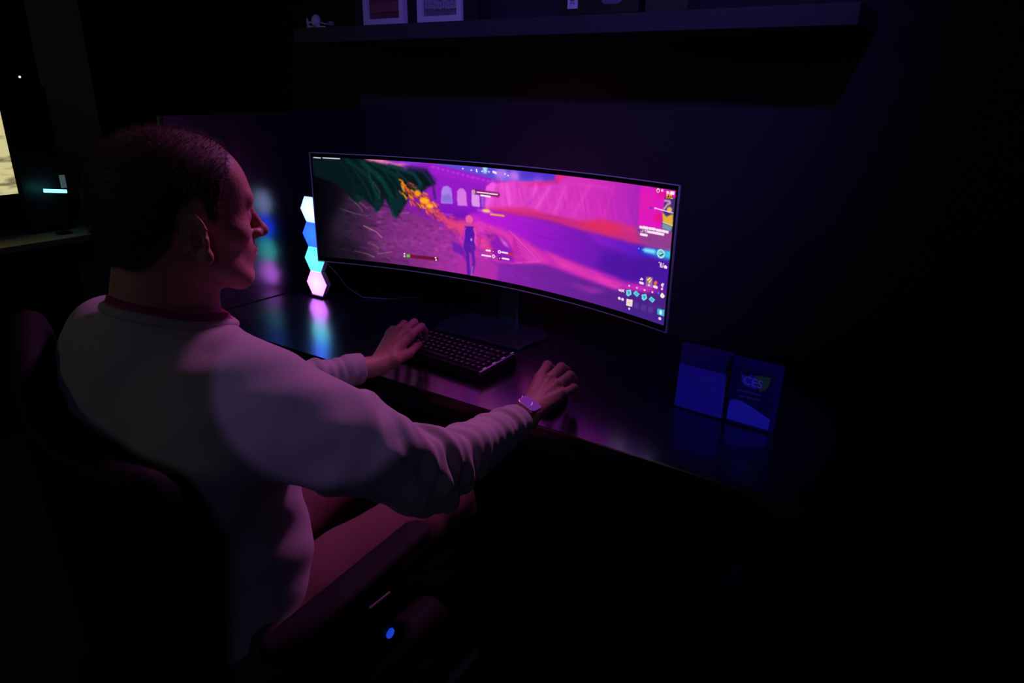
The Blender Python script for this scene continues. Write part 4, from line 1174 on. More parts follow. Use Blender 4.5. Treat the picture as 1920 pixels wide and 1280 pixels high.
# ---------------------------------------------------------------- folded award stand, right of the monitor
M_st = material('stand_acrylic_navy', (.02, .02, .12), .3, noise=(20, .3, (.04, .04, .26)))
M_st_dark = material('card_dark_navy', (.012, .014, .09), .35)
M_st_blue = material('card_bright_blue', (.20, .22, .80), .4)
M_st_mid = material('card_mid_blue', (.12, .12, .55), .45)
M_st_green = material('card_green', (.10, .55, .06), .45)
M_st_white = material('card_print_white', (.62, .66, .80), .5)
M_st_text = material('card_print_grey', (.22, .20, .40), .5)
aw = empty('display_card_stand', (.765, -.045, ZD), 'dark blue two-panel card stand with a CES logo on the right end of the desk', 'sign', rz=0)
def wing(x0, y0, x1, y1):
    """frame of a standing panel: origin at its bottom left, X along it, Z up, leaning back a little"""
    X = Vector((x1 - x0, y1 - y0, 0)); w = X.length; X.normalize(); n = Vector((X.y, -X.x, 0))
    up = (Vector((0, 0, 1)) - n * .10).normalized(); n = X.cross(up)
    o = Vector((x0, y0, 0))
    M = Matrix(((X.x, up.x, n.x, o.x), (X.y, up.y, n.y, o.y), (X.z, up.z, n.z, o.z), (0, 0, 0, 1)))
    return M, w
def plate(M, pts, z0, z1, name, mat, par, **k):
    mb = MB().prism(pts, 'z', z0, z1); mb.v = [tuple(M @ Vector(v)) for v in mb.v]; return mb.build(name, mat, par, **k)
HT = .158
ML, wl = wing(-.117, .004, .004, -.004)
MRt, wr = wing(.006, -.004, .113, -.008)
def rr(x0, y0, x1, y1, r, n=5):
    pts = []
    for cx, cy, a in ((x1 - r, y0 + r, -90), (x1 - r, y1 - r, 0), (x0 + r, y1 - r, 90), (x0 + r, y0 + r, 180)):
        for i in range(n + 1): t = rad(a + 90 * i / n); pts.append((cx + r * math.cos(t), cy + r * math.sin(t)))
    return pts
pl = plate(ML, rr(0, 0.002, wl, HT, .004), -.004, 0, 'left_panel', M_st, aw)
pr_ = plate(MRt, rr(0, 0.002, wr, HT - .004, .004), -.004, 0, 'right_panel', M_st, aw)
plate(ML, rr(.001, .004, wl - .006, .106, .003), 0, .0008, 'printed_field', M_st_mid, pl)
for i, (a, b, y) in enumerate([(.022, .100, .1035), (.02, .092, .084), (.034, .092, .066), (.012, .095, .052)]):
    mb = MB(); R = random.Random(i); x = a
    while x < b:
        w = R.uniform(.003, .009); mb.prism([(x, y), (min(x + w, b), y), (min(x + w, b), y + .0022), (x, y + .0022)], 'z', .0006, .0013); x += w + .0016
    mb.v = [tuple(ML @ Vector(v)) for v in mb.v]; mb.build('printed_line', M_st_text, pl)
# badge on the right panel
plate(MRt, rr(.004, .006, wr - .010, HT - .022, .006), 0, .0012, 'badge', M_st_dark, pr_)
plate(MRt, [(.004, .008), (wr - .011, .007), (wr - .010, .032), (.052, .050), (.030, .057), (.012, .056), (.004, .050)], .0012, .002, 'badge_wave', M_st_blue, pr_)
c0 = (.028, .093)
plate(MRt, [(.020, .118), (.034, .112), (.040, .120), (.052, .118), (.062, .096), (.056, .090), (.046, .091), (.030, .093), (.024, .101)], .0012, .0018, 'logo_blue_field', M_st_mid, pr_)
plate(MRt, [(.050, .121), (.084, .124), (.082, .104), (.076, .093), (.066, .088), (.060, .096), (.055, .108)], .0013, .0019, 'logo_green_field', M_st_green, pr_)
text_mesh('CES', .026, MRt @ Matrix.Translation((.048, .104, .0022)) @ Matrix.Rotation(rad(-4), 4, 'Z'), M_st_white, pr_, 'logo_lettering')
for i, (a, b, y) in enumerate([(.018, .070, .078), (.024, .068, .066)]):
    mb = MB(); R = random.Random(i + 9); x = a
    while x < b:
        w = R.uniform(.002, .004); h = .0034; mb.prism([(x, y), (min(x + w, b), y), (min(x + w, b), y + h), (x, y + h)], 'z', .0012, .0018); x += w + .0012
    mb.v = [tuple(MRt @ Vector(v)) for v in mb.v]; mb.build('printed_line', M_st_text, pr_)
plate(Matrix.Rotation(rad(90), 4, 'X'), [(.003, .001), (.008, .001), (.008, HT - .002), (.003, HT - .002)], .0035, .0075, 'hinge_spine', M_black, aw)

# ---------------------------------------------------------------- wall shelf and what stands on it
YS0 = .25; ZS0, ZS1 = Z(.500), Z(.545)
shm = MB().box(((-.92 + .86) / 2, (YS0 + YB) / 2, (ZS0 + ZS1) / 2), (1.78, YB - YS0, ZS1 - ZS0))
tag(shm.build('wall_shelf', M_shelf, bevel=.002), 'long dark floating shelf on the wall above the monitor', 'shelf')
def photo_frame(x0, x1, label, c1, c2, seed):
    w = x1 - x0; h = .19; cx = (x0 + x1) / 2
    r = empty('picture_frame', (cx, YS0 + .012, ZS1), label, 'picture frame', group='picture frames on the shelf')
    fr = MB(); t = .017
    for (a, b, c, d) in ((-w / 2, -w / 2 + t, t, h - t), (w / 2 - t, w / 2, t, h - t), (-w / 2, w / 2, 0, t), (-w / 2, w / 2, h - t, h)):
        fr.box(((a + b) / 2, .01, (c + d) / 2), (b - a, .02, d - c))
    fr.build('frame', M_frame_white, r)
    pm = material('picture_print_' + str(seed), c1, .35, noise=(45, 1.2, c2))
    MB().box((0, .014, h / 2), (w - 2 * t, .004, h - 2 * t)).build('picture', pm, r)
    # raised lettering-like relief inside the frame
    mb = MB(); R = random.Random(seed)
    x = -w / 2 + t + .006
    while x < w / 2 - t - .012:
        ww = R.uniform(.007, .012); hh = R.uniform(.020, .030); z0 = .034 + R.uniform(0, .004)
        mb.box((x + ww / 2, .0105, z0 + hh / 2), (ww * .8, .003, hh)); mb.box((x + ww / 2, .0085, z0 + hh * .62), (ww * .5, .003, hh * .3)); x += ww + .0015
    mb.build('relief_lettering', material('relief_' + str(seed), tuple(v * 1.5 for v in c2), .5), r)
    MB().box((0, .034, h * .45), (w * .4, .003, h * .8), Matrix.Rotation(rad(10), 4, 'X')).build('rear_strut', M_black, r)
photo_frame(-.597, -.428, 'white picture frame with a reddish picture, the left of two on the shelf', (.10, .05, .06), (.16, .06, .07), 3)
photo_frame(-.372, -.205, 'white picture frame with a grey picture, the right of two on the shelf', (.07, .07, .08), (.22, .21, .24), 5)
bx = empty('black_box', (-.175, YS0 + .05, ZS1), 'plain black box on the shelf, just right of the two white picture frames', 'box')
MB().box((0, 0, .08), (.05, .07, .16)).build('carton', M_black_matte, bx, bevel=.002); MB().box((0, 0, .1615), (.051, .071, .003)).build('lid', M_black, bx, bevel=.0005)
pb = empty('product_box', (.24, YS0 + .055, ZS1), 'dark product box with a white side label on the shelf above the monitor', 'box')
MB().box((0, 0, .07), (.225, .10, .14)).build('carton', M_black, pb, bevel=.002)
lb = MB().box((-.073, -.0505, .078), (.030, .001, .125)).build('label_sticker', M_frame_white, pb)
text_mesh('2NO', .017, Matrix.Translation((-.073, -.0514, .042)) @ Matrix.Rotation(rad(90), 4, 'X') @ Matrix.Rotation(rad(90), 4, 'Z'), M_black, lb, 'label_lettering')
MB().prism(rr(.01, .022, .068, .075, .012), 'y', -.0512, -.0502).build('printed_badge', material('badge_grey_blue', (.10, .11, .20), .5), pb)
MB().prism([(.098 + .006 * math.cos(i * .5236), .056 + .006 * math.sin(i * .5236)) for i in range(12)], 'y', -.0512, -.0502).build('round_sticker', M_frame_white, pb)
lc = empty('dark_carton', (.42, YS0 + .06, ZS1), 'low brownish black carton on the shelf at the right of the product box', 'box')
MB().box((0, 0, .035), (.11, .09, .07)).build('carton', material('brown_black_card', (.035, .03, .02), .8), lc, bevel=.002); MB().box((0, 0, .0715), (.112, .092, .003)).build('lid', M_black_matte, lc)
# small white figurine at the shelf's left end
g = empty('small_gadget', (-.825, YS0 + .03, ZS1), 'tiny white cable clip with a round head at the left end of the shelf', 'gadget')
def gad(p):
    d = s_ell(p, (-.012, 0, .022), (.018, .014, .021)); d = smin(d, s_cone(p, (-.05, 0, .006), (.03, 0, .003), .004, .003), .006)
    d = smin(d, s_cone(p, (-.052, 0, .004), (-.055, 0, .030), .004, .003), .005); d = smin(d, s_cone(p, (-.054, 0, .02), (-.02, 0, .018), .0035, .003), .004)
    return smax(d, -p[:, 2], .002)
V, F = surface_nets(gad, (-.07, -.02, -.005), (.04, .02, .05), .002); mesh_np('clip_body', project(gad, V), F, M_white, g)
MB().tube([(.01, 0, .018), (.03, 0, .012), (.05, 0, .012)], .0022, 8).build('arm', M_white, g, smooth=True)
MB().lathe([(.001, -.008), (.010, -.006), (.012, 0), (.010, .006), (.001, .008)], (.06, 0, .012), 14).build('knob', material('grey_knob', (.22, .22, .22), .6), g, smooth=True)

# ---------------------------------------------------------------- neighbouring station at the far left
nd = empty('side_desk', (-2.85, -.35, 0), 'dark desk against the left wall, lit by the pale screen on it', 'desk')
M_nd = material('side_desk_top', (.42, .40, .36), .35, noise=(20, .3, (.08, .08, .08)))
pbuild(MB().box((-2.85, -.35, ZD - .015), (.88, 1.4, .03)), 'desk_top', M_nd, nd, bevel=.003)
for x in (-3.2, -2.47):
    for y in (-1.0, .3): pbuild(MB().box((x, y, (ZD - .03) / 2), (.05, .05, ZD - .03)), 'leg', M_desk_metal, nd)
nm = empty('side_monitor', (-2.66, -.42, ZD), 'monitor with a pale yellow picture, cut off by the left edge of the photo', 'monitor')
sp = material('yellow_picture', (.01, .01, .01), .4)
nt = sp.node_tree; bs = nt.nodes['Principled BSDF']
tc = nt.nodes.new('ShaderNodeTexCoord'); mp = nt.nodes.new('ShaderNodeMapping'); mp.inputs['Scale'].default_value = (1, 3, 14)
nn = nt.nodes.new('ShaderNodeTexNoise'); nn.inputs['Scale'].default_value = 2.2; nn.inputs['Detail'].default_value = 5
rp = nt.nodes.new('ShaderNodeValToRGB'); rp.color_ramp.elements[0].position = .38; rp.color_ramp.elements[0].color = (.20, .17, .08, 1)
rp.color_ramp.elements[1].position = .52; rp.color_ramp.elements[1].color = (.62, .56, .27, 1)
nt.links.new(tc.outputs['Object'], mp.inputs[0]); nt.links.new(mp.outputs[0], nn.inputs['Vector']); nt.links.new(nn.outputs['Fac'], rp.inputs['Fac'])
nt.links.new(rp.outputs['Color'], bs.inputs['Emission Color']); bs.inputs['Emission Strength'].default_value = 1.0
pbuild(MB().box((-2.618, -.43, Z(.085)), (.03, .80, .45)), 'bezel', M_bezel, nm, bevel=.004)
tag(pbuild(MB().box((-2.6025, -.431, Z(.085)), (.002, .796, .43)), 'screen', sp, nm), 'pale yellow lit screen')
pbuild(MB().box((-2.655, -.42, .86), (.03, .07, .22)), 'stand_neck', M_base, nm, bevel=.003)
pbuild(MB().box((-2.70, -.42, ZD + .005), (.2, .26, .01)), 'stand_base', M_base, nm, bevel=.003)
tw = empty('computer_tower', (-2.74, .078, ZD), 'tall black computer tower with a rounded top beside the pale yellow screen', 'computer')
MB().prism(rr(-.10, 0.012, .10, .68, .03), 'x', -.14, .13).build('chassis', M_black_matte, tw, bevel=.006)
MB().prism(rr(-.088, .03, .088, .66, .02), 'x', .13, .134).build('front_panel', M_black, tw)
for y in (-.07, .07): MB().box((0, y, .007), (.22, .03, .012)).build('foot', M_rubber, tw)
M_cy = material('cyan_glow', (.02, .1, .12), .4, emit=(.15, .75, .85), es=3.2)
cl = empty('light_bar', (-2.52, .092, ZD), 'small cyan glowing light bar on the side desk, in front of the black computer tower', 'lamp')
MB().box((0, 0, .006), (.05, .06, .012)).build('base', M_black, cl, bevel=.002)
MB().tube([(0, 0, .012), (0, 0, .2)], .005, 10).build('stem', M_black, cl, smooth=True)
tag(MB().box((0, 0, .205), (.012, .10, .016), Matrix.Rotation(rad(-8), 4, 'X')).build('light_strip', M_cy, cl, bevel=.002), 'glowing cyan strip')
MB().box((0, .042, .245), (.008, .022, .06)).build('side_strip', material('cyan_dim', (.1, .2, .2), .4, emit=(.3, .5, .52), es=.14), cl)
sk = empty('side_keyboard', (-2.50, -.46, ZD), 'black keyboard on the side desk in front of the pale yellow screen', 'keyboard', rz=rad(90))
MB().box((0, 0, .012), (.44, .13, .022)).build('case', M_black, sk, bevel=.003)
mbk = MB()
for i in range(15):
    for j in range(5): mbk.box((-.2 + i * .0285, -.045 + j * .022, .026), (.024, .018, .007))
tag(mbk.build('keys', M_key, sk), kind='stuff')
led = empty('wall_indicator', (XL, .359, Z(.383)), 'tiny white indicator light in a small dark housing on the left wall', 'indicator')
MB().box((.012, 0, 0), (.024, .05, .03)).build('housing', M_black, led, bevel=.003)
MB().lathe([(.0005, 0), (.006, 0), (.004, .004), (.0005, .005)], (.024, 0, 0), 12, Matrix.Rotation(rad(90), 4, 'Y')).build('led', material('led_white', (.8, .8, .8), .4, emit=(1, .95, .95), es=1.5), led)

# ---------------------------------------------------------------- the seated person
M_skin = material('skin', (.58, .31, .23), .52, sss=.12, noise=(35, .5, (.50, .24, .18)), bump=(260, .25))
M_hair = material('short_hair', (.050, .034, .026), .6, noise=(180, .8, (.09, .065, .05)), spec=.4)
M_sweater = material('grey_knit', (.50, .47, .46), .9, noise=(14, .4, (.44, .41, .40)), bump=(900, .5), sheen=.25)
M_trouser = material('trouser_cloth', (.17, .075, .075), .9, noise=(30, .5, (.13, .055, .055)), bump=(700, .4))
M_shoe = material('shoe_leather', (.05, .045, .04), .5)
M_sole = material('shoe_sole', (.45, .45, .47), .6)
M_eye = material('eye', (.7, .68, .66), .2)

HC_ = np.array((.200, -.917, .189)); HROT = rot('Z', -18) @ rot('X', -3)
def head_local(q):
    x = np.abs(q[:, 0]); qm = np.stack([x, q[:, 1], q[:, 2]], 1)
    d = s_ell(q, (0, -.016, .034), (.0775, .098, .084))
    d = smin(d, s_ell(q, (0, -.052, .012), (.068, .060, .070)), .03)
    d = smin(d, s_ell(q, (0, .030, .012), (.064, .062, .080)), .03)             # forehead and upper face
    d = smin(d, s_ell(q, (0, .030, -.050), (.056, .052, .058)), .03)            # lower face
    d = smin(d, s_cone(qm, (.056, .000, -.052), (.030, .066, -.094), .016, .017), .028)   # jaw line
    d = smin(d, s_ell(q, (0, .078, -.097), (.022, .017, .018)), .020)           # chin
    d = smin(d, s_ell(qm, (.046, .052, -.022), (.024, .024, .019)), .02)        # cheekbone
    d = smin(d, s_cone(qm, (0, .0870, .023), (.036, .0785, .024), .0090, .0088), .013)      # brow
    d = smin(d, s_ell(q, (0, .073, -.056), (.030, .024, .028)), .02)            # muzzle
    d = smax(d, -s_ell(qm, (.032, .101, -.001), (.018, .018, .012)), .014)      # eye socket
    d = smin(d, s_ell(qm, (.031, .0725, -.001), (.0145, .0135, .0125)), .005)   # lids
    d = smin(d, s_cone(q, (0, .088, .010), (0, .1085, -.026), .0075, .0095), .010)        # nose bridge
    d = smin(d, s_ell(q, (0, .1105, -.029), (.0105, .0105, .0095)), .006)
    d = smin(d, s_ell(qm, (.0125, .098, -.031), (.0075, .0095, .0075)), .006)
    d = smin(d, s_ell(q, (0, .0925, -.0545), (.021, .0085, .0052)), .006)       # lips
    d = smin(d, s_ell(q, (0, .0905, -.0645), (.018, .0085, .0060)), .006)
    d = smax(d, -s_ell(q, (0, .1015, -.0592), (.024, .010, .0018)), .003)
    d = smax(d, -s_ell(q, (0, .098, -.078), (.020, .010, .006)), .010)
    d = smax(d, -s_ell(qm, (.092, .050, .040), (.020, .03, .03)), .03)          # temple
    # ears
    e = qm - np.array((.0780, -.004, -.022), np.float32)
    Me = rot('Z', -34) @ rot('X', 10)
    e = e @ Me
    ear = s_ell(e, (0.002, -.002, .001), (.0065, .0180, .031)); ear = smin(ear, s_ell(e, (.001, .006, -.026), (.0062, .0095, .0115)), .006)
    an = np.arctan2(e[:, 2] - .002, -e[:, 1]); th = np.hypot(e[:, 1] / .0168, (e[:, 2] - .002) / .0300)
    rimd = np.hypot((th - 1) * .0195, e[:, 0] - .0095) - .0040
    rimd = np.where((e[:, 2] < -.016) | ((e[:, 1] > .004) & (e[:, 2] < .008)), .01, rimd)
    ear = smin(ear, rimd, .004)
    ear = smax(ear, -s_ell(e, (.0135, -.001, .008), (.0085, .0118, .0175)), .003)
    ear = smin(ear, s_cone(e, (.0055, -.0075, .020), (.0085, -.0085, -.012), .0030, .0042), .004)
    ear = smin(ear, s_cone(e, (.0055, .002, .022), (.0075, -.0080, .006), .0026, .0036), .004)
    ear = smax(ear, -s_ell(e, (.0095, .0030, -.005), (.0140, .0065, .0090)), .003)
    ear = smin(ear, s_ell(e, (.0065, .0125, -.004), (.0045, .0042, .0065)), .003)
    ear = smin(ear, s_ell(e, (.0045, .0065, -.026), (.0062, .0085, .0105)), .005)
    d = smin(d, ear, .005)
    return d
HC_ = HC_.astype(np.float32)
def head_sdf(p): return near(p, HC_ - .15, HC_ + .15, lambda q: head_local((q - HC_) @ HROT), .08)
def hp(x, y, z): return HC_ + HROT @ np.array((x, y, z))

SHR, SHL = np.array((.335, -.905, -.085)), np.array((-.055, -.930, -.060))
ELR, WRR = np.array((.455, -.690, -.255)), np.array((.459, -.388, -.272))
ELL, WRL = np.array((-.085, -.600, -.268)), np.array((.004, -.352, -.278))
HIPR, HIPL = np.array((.255, -.93, -.535)), np.array((.055, -.93, -.535))
KNR, KNL = np.array((.285, -.455, -.515)), np.array((.00, -.46, -.515))
ANR, ANL = np.array((.24, -.50, -.96)), np.array((-.02, -.36, -.975))

# hands: every finger is a chain of four points (knuckle, middle joint, end joint, tip)
FR = {'index': [(.412, -.262, -.240), (.397, -.203, -.2335), (.391, -.172, -.252), (.388, -.156, -.277)],
      'middle': [(.4385, -.262, -.2355), (.431, -.199, -.2315), (.425, -.164, -.250), (.422, -.147, -.276)],
      'ring': [(.463, -.270, -.241), (.4620, -.212, -.2400), (.457, -.184, -.260), (.451, -.170, -.284)],
      'little': [(.485, -.285, -.251), (.4860, -.237, -.2560), (.482, -.215, -.276), (.475, -.203, -.298)],
      'thumb': [(.425, -.345, -.282), (.399, -.297, -.290), (.388, -.259, -.300), (.384, -.236, -.312)]}
FL = {'index': [(.003, -.232, -.232), (-.010, -.174, -.2300), (-.022, -.146, -.252), (-.030, -.136, -.276)],
      'middle': [(-.023, -.222, -.226), (-.043, -.165, -.2270), (-.056, -.138, -.249), (-.062, -.126, -.274)],
      'ring': [(-.047, -.224, -.231), (-.073, -.172, -.2350), (-.086, -.148, -.256), (-.092, -.138, -.279)],
      'little': [(-.066, -.236, -.241), (-.092, -.196, -.2480), (-.104, -.176, -.266), (-.110, -.168, -.285)],
      'thumb': [(.022, -.315, -.272), (.024, -.262, -.270), (.003, -.213, -.270), (-.013, -.180, -.276)]}
FRAD = {'index': (.0112, .0104, .0090, .0076), 'middle': (.0113, .0106, .0092, .0077), 'ring': (.0109, .0102, .0088, .0074),
        'little': (.0100, .0090, .0078, .0066), 'thumb': (.0145, .0120, .0108, .0085)}
def hand_sdf(p, F_, W, side):
    W = np.array(W); d = None
    kn = [np.array(F_[k][0]) for k in ('index', 'middle', 'ring', 'little')]
    for k, r in zip(kn, (.0125, .0125, .012, .0112)):
        s = W + (k - W) * .18 + (k - kn[1]) * .10
        c = s_cone(p, s, k - np.array((0, 0, .004)), .017, r); d = c if d is None else smin(d, c, .012)
    th = [np.array(q) for q in F_['thumb']]
    d = smin(d, s_cone(p, W + (th[0] - W) * .25, th[0], .017, .0155), .014)
    d = smin(d, s_cone(p, th[0], (kn[0] * .55 + W * .45) - np.array((0, 0, .010)), .014, .012), .016)    # web of the thumb
    fingers = None
    for nme in ('thumb', 'index', 'middle', 'ring', 'little'):
        q = F_[nme]; r = FRAD[nme]; g = None
        for i in range(3):
            c = s_cone(p, q[i], q[i + 1], r[i], r[i + 1]); g = c if g is None else smin(g, c, .0025)
        if nme != 'thumb': g = smin(g, s_ell(p, np.array(q[1]) + np.array((0, 0, .0012)), (.0108, .0108, .0098)), .004)
        # nail
        fingers = g if fingers is None else np.minimum(fingers, g) if nme != 'index' else smin(fingers, g, .003)
    d = smin(d, fingers, .007)
    # tendons on the back of the hand
    for k in kn:
        d = smin(d, s_cone(p, W + (k - W) * .45 + np.array((0, 0, .010)), k + np.array((0, 0, .004)), .0035, .0052), .007)
    return d
def torso_sdf(p, d=None):
    nb, nt_ = np.array((.165, -.975, .000)), hp(0, -.038, -.055)
    c = s_cone(p, nb, nt_, .064, .057); d = c if d is None else smin(d, c, .018)
    d = smin(d, s_cone(p, (.185, -.935, -.005), hp(0, .0, -.075), .050, .040), .02)
    d = smin(d, s_cone(p, nb + (0, .0, -.02), SHR * .62 + nb * .38 + (0, -.005, .025), .062, .048), .04)
    d = smin(d, s_cone(p, nb + (0, .0, -.02), SHL * .62 + nb * .38 + (0, -.005, .025), .062, .048), .04)
    d = smin(d, s_ell(p, (.145, -.925, -.17), (.172, .108, .20)), .05)
    d = smin(d, s_ell(p, (.150, -.90, -.38), (.150, .112, .19)), .05)
    return smin(d, s_ell(p, (.155, -.93, -.53), (.168, .125, .10)), .04)
def body_sdf(p):
    d = smin(torso_sdf(p), head_sdf(p), .018)
    for S, E, W in ((SHR, ELR, WRR), (SHL, ELL, WRL)):
        d = smin(d, s_cone(p, S, E, .055, .043), .03)
        d = smin(d, s_cone(p, E, W + (E - W) * .25, .040, .0290), .02)
        d = smin(d, s_cone(p, W + (E - W) * .25, W, .0290, .0255), .012)
    d = smin(d, near(p, (.36, -.40, -.33), (.52, -.13, -.20), lambda q: hand_sdf(q, FR, WRR, 1)), .012)
    d = smin(d, near(p, (-.13, -.37, -.30), (.05, -.10, -.19), lambda q: hand_sdf(q, FL, WRL, -1)), .012)
    for H, K, A_ in ((HIPR, KNR, ANR), (HIPL, KNL, ANL)):
        d = smin(d, s_cone(p, H, K, .082, .056), .04); d = smin(d, s_cone(p, K, A_ + (K - A_) * .55, .055, .052), .02)
        d = smin(d, s_cone(p, A_ + (K - A_) * .55, A_, .052, .036), .02)
        d = smin(d, s_cone(p, A_ + (0, -.02, -.045), A_ + (0, .15, -.065), .035, .026), .03)
    return d

person = empty('person', (.16, -.90, 0), 'short-haired man in a pale grey sweater, seated at the gaming desk', 'person')
PO = np.array((.16, -.90, 0))
def place(V): return V + np.array((0, 0, ZC)) - PO
V, F = surface_nets(body_sdf, (-.30, -1.20, -1.08), (.60, -.10, .36), .0032)
V = project(body_sdf, V)
body = mesh_np('body', place(V), F, M_skin, person)
BODY_V = V

# eyes under the lids
for sx in (-1, 1):
    c = hp(sx * .031, .0745, -.001); MBe = MB().lathe([(.0005, -.012), (.0085, -.0085), (.012, 0), (.0085, .0085), (.0005, .012)], tuple(place(c)), 14)
    MBe.build('eye', M_eye, person, smooth=True)

# hair: close-cropped cap with thin top
def fold_noise(p, seeds):
    n = 0
    for (a, b, c, ph, am) in seeds: n = n + am * np.sin(p[:, 0] * a + p[:, 1] * b + p[:, 2] * c + ph)
    return n
def hair_region(q):
    """negative where hair grows, head-local coordinates"""
    x, y, z = np.abs(q[:, 0]), q[:, 1], q[:, 2]
    line = np.interp(y, [-.13, -.06, -.035, -.026, -.004, .009, .013, .024, .031, .050, .066, .075, .10],
                     [-.080, -.070, -.040, .008, .024, .014, -.012, -.014, .012, .058, .094, .112, .15]).astype(p_dtype(q))
    line = line + .003 * np.sin(q[:, 0] * 110) + .002 * np.sin(q[:, 1] * 190)
    return (line - z) * .75
def p_dtype(q): return q.dtype
def hair_sdf(p):
    q = (p - HC_) @ HROT
    cr = smin(s_ell(q, (0, -.016, .034), (.0775, .098, .084)), s_ell(q, (0, -.052, .012), (.068, .060, .070)), .03)
    cr = smin(cr, s_ell(q, (0, .030, .012), (.064, .062, .080)), .03)
    nk = s_cone(q, (0, -.045, -.02), (0, -.05, -.07), .058, .056); cr = smin(cr, nk, .02)
    thick = .0018 + .0040 * np.clip((-q[:, 1] + .02) / .1, 0, 1)
    return smax(cr - thick, hair_region(q) + .010 + .003 * np.sin(q[:, 0] * 300) * np.sin(q[:, 2] * 260), .010)
V, F = surface_nets(hair_sdf, HC_ - .16, HC_ + .16, .003)
hair = mesh_np('hair', place(V), F, M_hair, person); HV = V
# close-cropped scalp: skin takes the hair's colour where hair grows
qb = (BODY_V - HC_) @ HROT; hr_ = hair_region(qb); nz = .5 + .5 * np.sin(qb[:, 0] * 900) * np.sin(qb[:, 1] * 870) * np.sin(qb[:, 2] * 910)
fac = np.clip(-hr_ / .012, 0, 1); fac = fac * fac * (3 - 2 * fac)
crown_f = np.where((qb[:, 2] > .06) & (qb[:, 1] < .085) & (nrm(qb) < .16), .72, 0)
fac = np.maximum(fac * (.85 + .15 * nz), crown_f * np.clip((qb[:, 2] - .06) / .03, 0, 1) * np.clip((.085 - qb[:, 1]) / .02, 0, 1))
fac = np.where(nrm(qb) > .17, 0, fac)
ca = body.data.color_attributes.new('scalp', 'FLOAT_COLOR', 'POINT')
ca.data.foreach_set('color', np.stack([fac, fac, fac, np.ones_like(fac)], 1).astype(np.float32).ravel())
nt = M_skin.node_tree; bs = nt.nodes['Principled BSDF']; src = bs.inputs['Base Color'].links[0].from_socket
at = nt.nodes.new('ShaderNodeAttribute'); at.attribute_name = 'scalp'; mx = nt.nodes.new('ShaderNodeMix'); mx.data_type = 'RGBA'
nt.links.new(at.outputs['Fac'], mx.inputs['Factor']); nt.links.new(src, mx.inputs[6]); mx.inputs[7].default_value = (.055, .038, .030, 1)
nt.links.new(mx.outputs[2], bs.inputs['Base Color'])
# short loose strands that soften the outline
rng = np.random.default_rng(7)
idx = rng.integers(0, len(F), 26000); c0 = V[F[idx]].mean(1) + rng.normal(0, .0012, (26000, 3)).astype(np.float32)
e = .001; g = np.stack([(hair_sdf(c0 + np.eye(3)[i] * e) - hair_sdf(c0 - np.eye(3)[i] * e)) for i in range(3)], 1); g /= np.linalg.norm(g, axis=1)[:, None] + 1e-9
ql = (c0 - HC_) @ HROT
inside = (hair_region(ql) < -.002)
c0, g, ql = c0[inside], g[inside], ql[inside]
flow = np.stack([rng.normal(0, .5, len(c0)), rng.normal(.2, .5, len(c0)), rng.normal(-.35, .4, len(c0))], 1) @ HROT.T
t = flow - g * (flow * g).sum(1)[:, None]; t /= np.linalg.norm(t, axis=1)[:, None] + 1e-9
L_ = rng.uniform(.005, .011, len(c0))[:, None]; side = np.cross(g, t); w = .00028
tip = c0 + g * L_ * .75 + t * L_ * .6
SV = np.stack([c0 - side * w, c0 + side * w, tip], 1).reshape(-1, 3); SF = np.arange(len(SV)).reshape(-1, 3)
strands = mesh_np('hair_strands', place(SV), SF, M_hair, person, smooth=False); tag(strands, kind='stuff')
# hair thins towards the crown; its paler tone also paints in the overhead sheen
def thin_sheen_attr(o, P):
    q = (P - HC_) @ HROT; f_ = np.clip((q[:, 2] - .055) / .045, 0, 1) * np.clip(1 - np.abs(q[:, 0]) / .075, 0, 1) ** .5
    c = o.data.color_attributes.new('thin', 'FLOAT_COLOR', 'POINT'); c.data.foreach_set('color', np.stack([f_, f_, f_, f_ * 0 + 1], 1).astype(np.float32).ravel())
thin_sheen_attr(hair, HV); thin_sheen_attr(strands, SV)
nt = M_hair.node_tree; bs = nt.nodes['Principled BSDF']; src = bs.inputs['Base Color'].links[0].from_socket
at = nt.nodes.new('ShaderNodeAttribute'); at.attribute_name = 'thin'; mx = nt.nodes.new('ShaderNodeMix'); mx.data_type = 'RGBA'
nt.links.new(at.outputs['Fac'], mx.inputs['Factor']); nt.links.new(src, mx.inputs[6]); mx.inputs[7].default_value = (.20, .125, .10, 1)
nt.links.new(mx.outputs[2], bs.inputs['Base Color'])

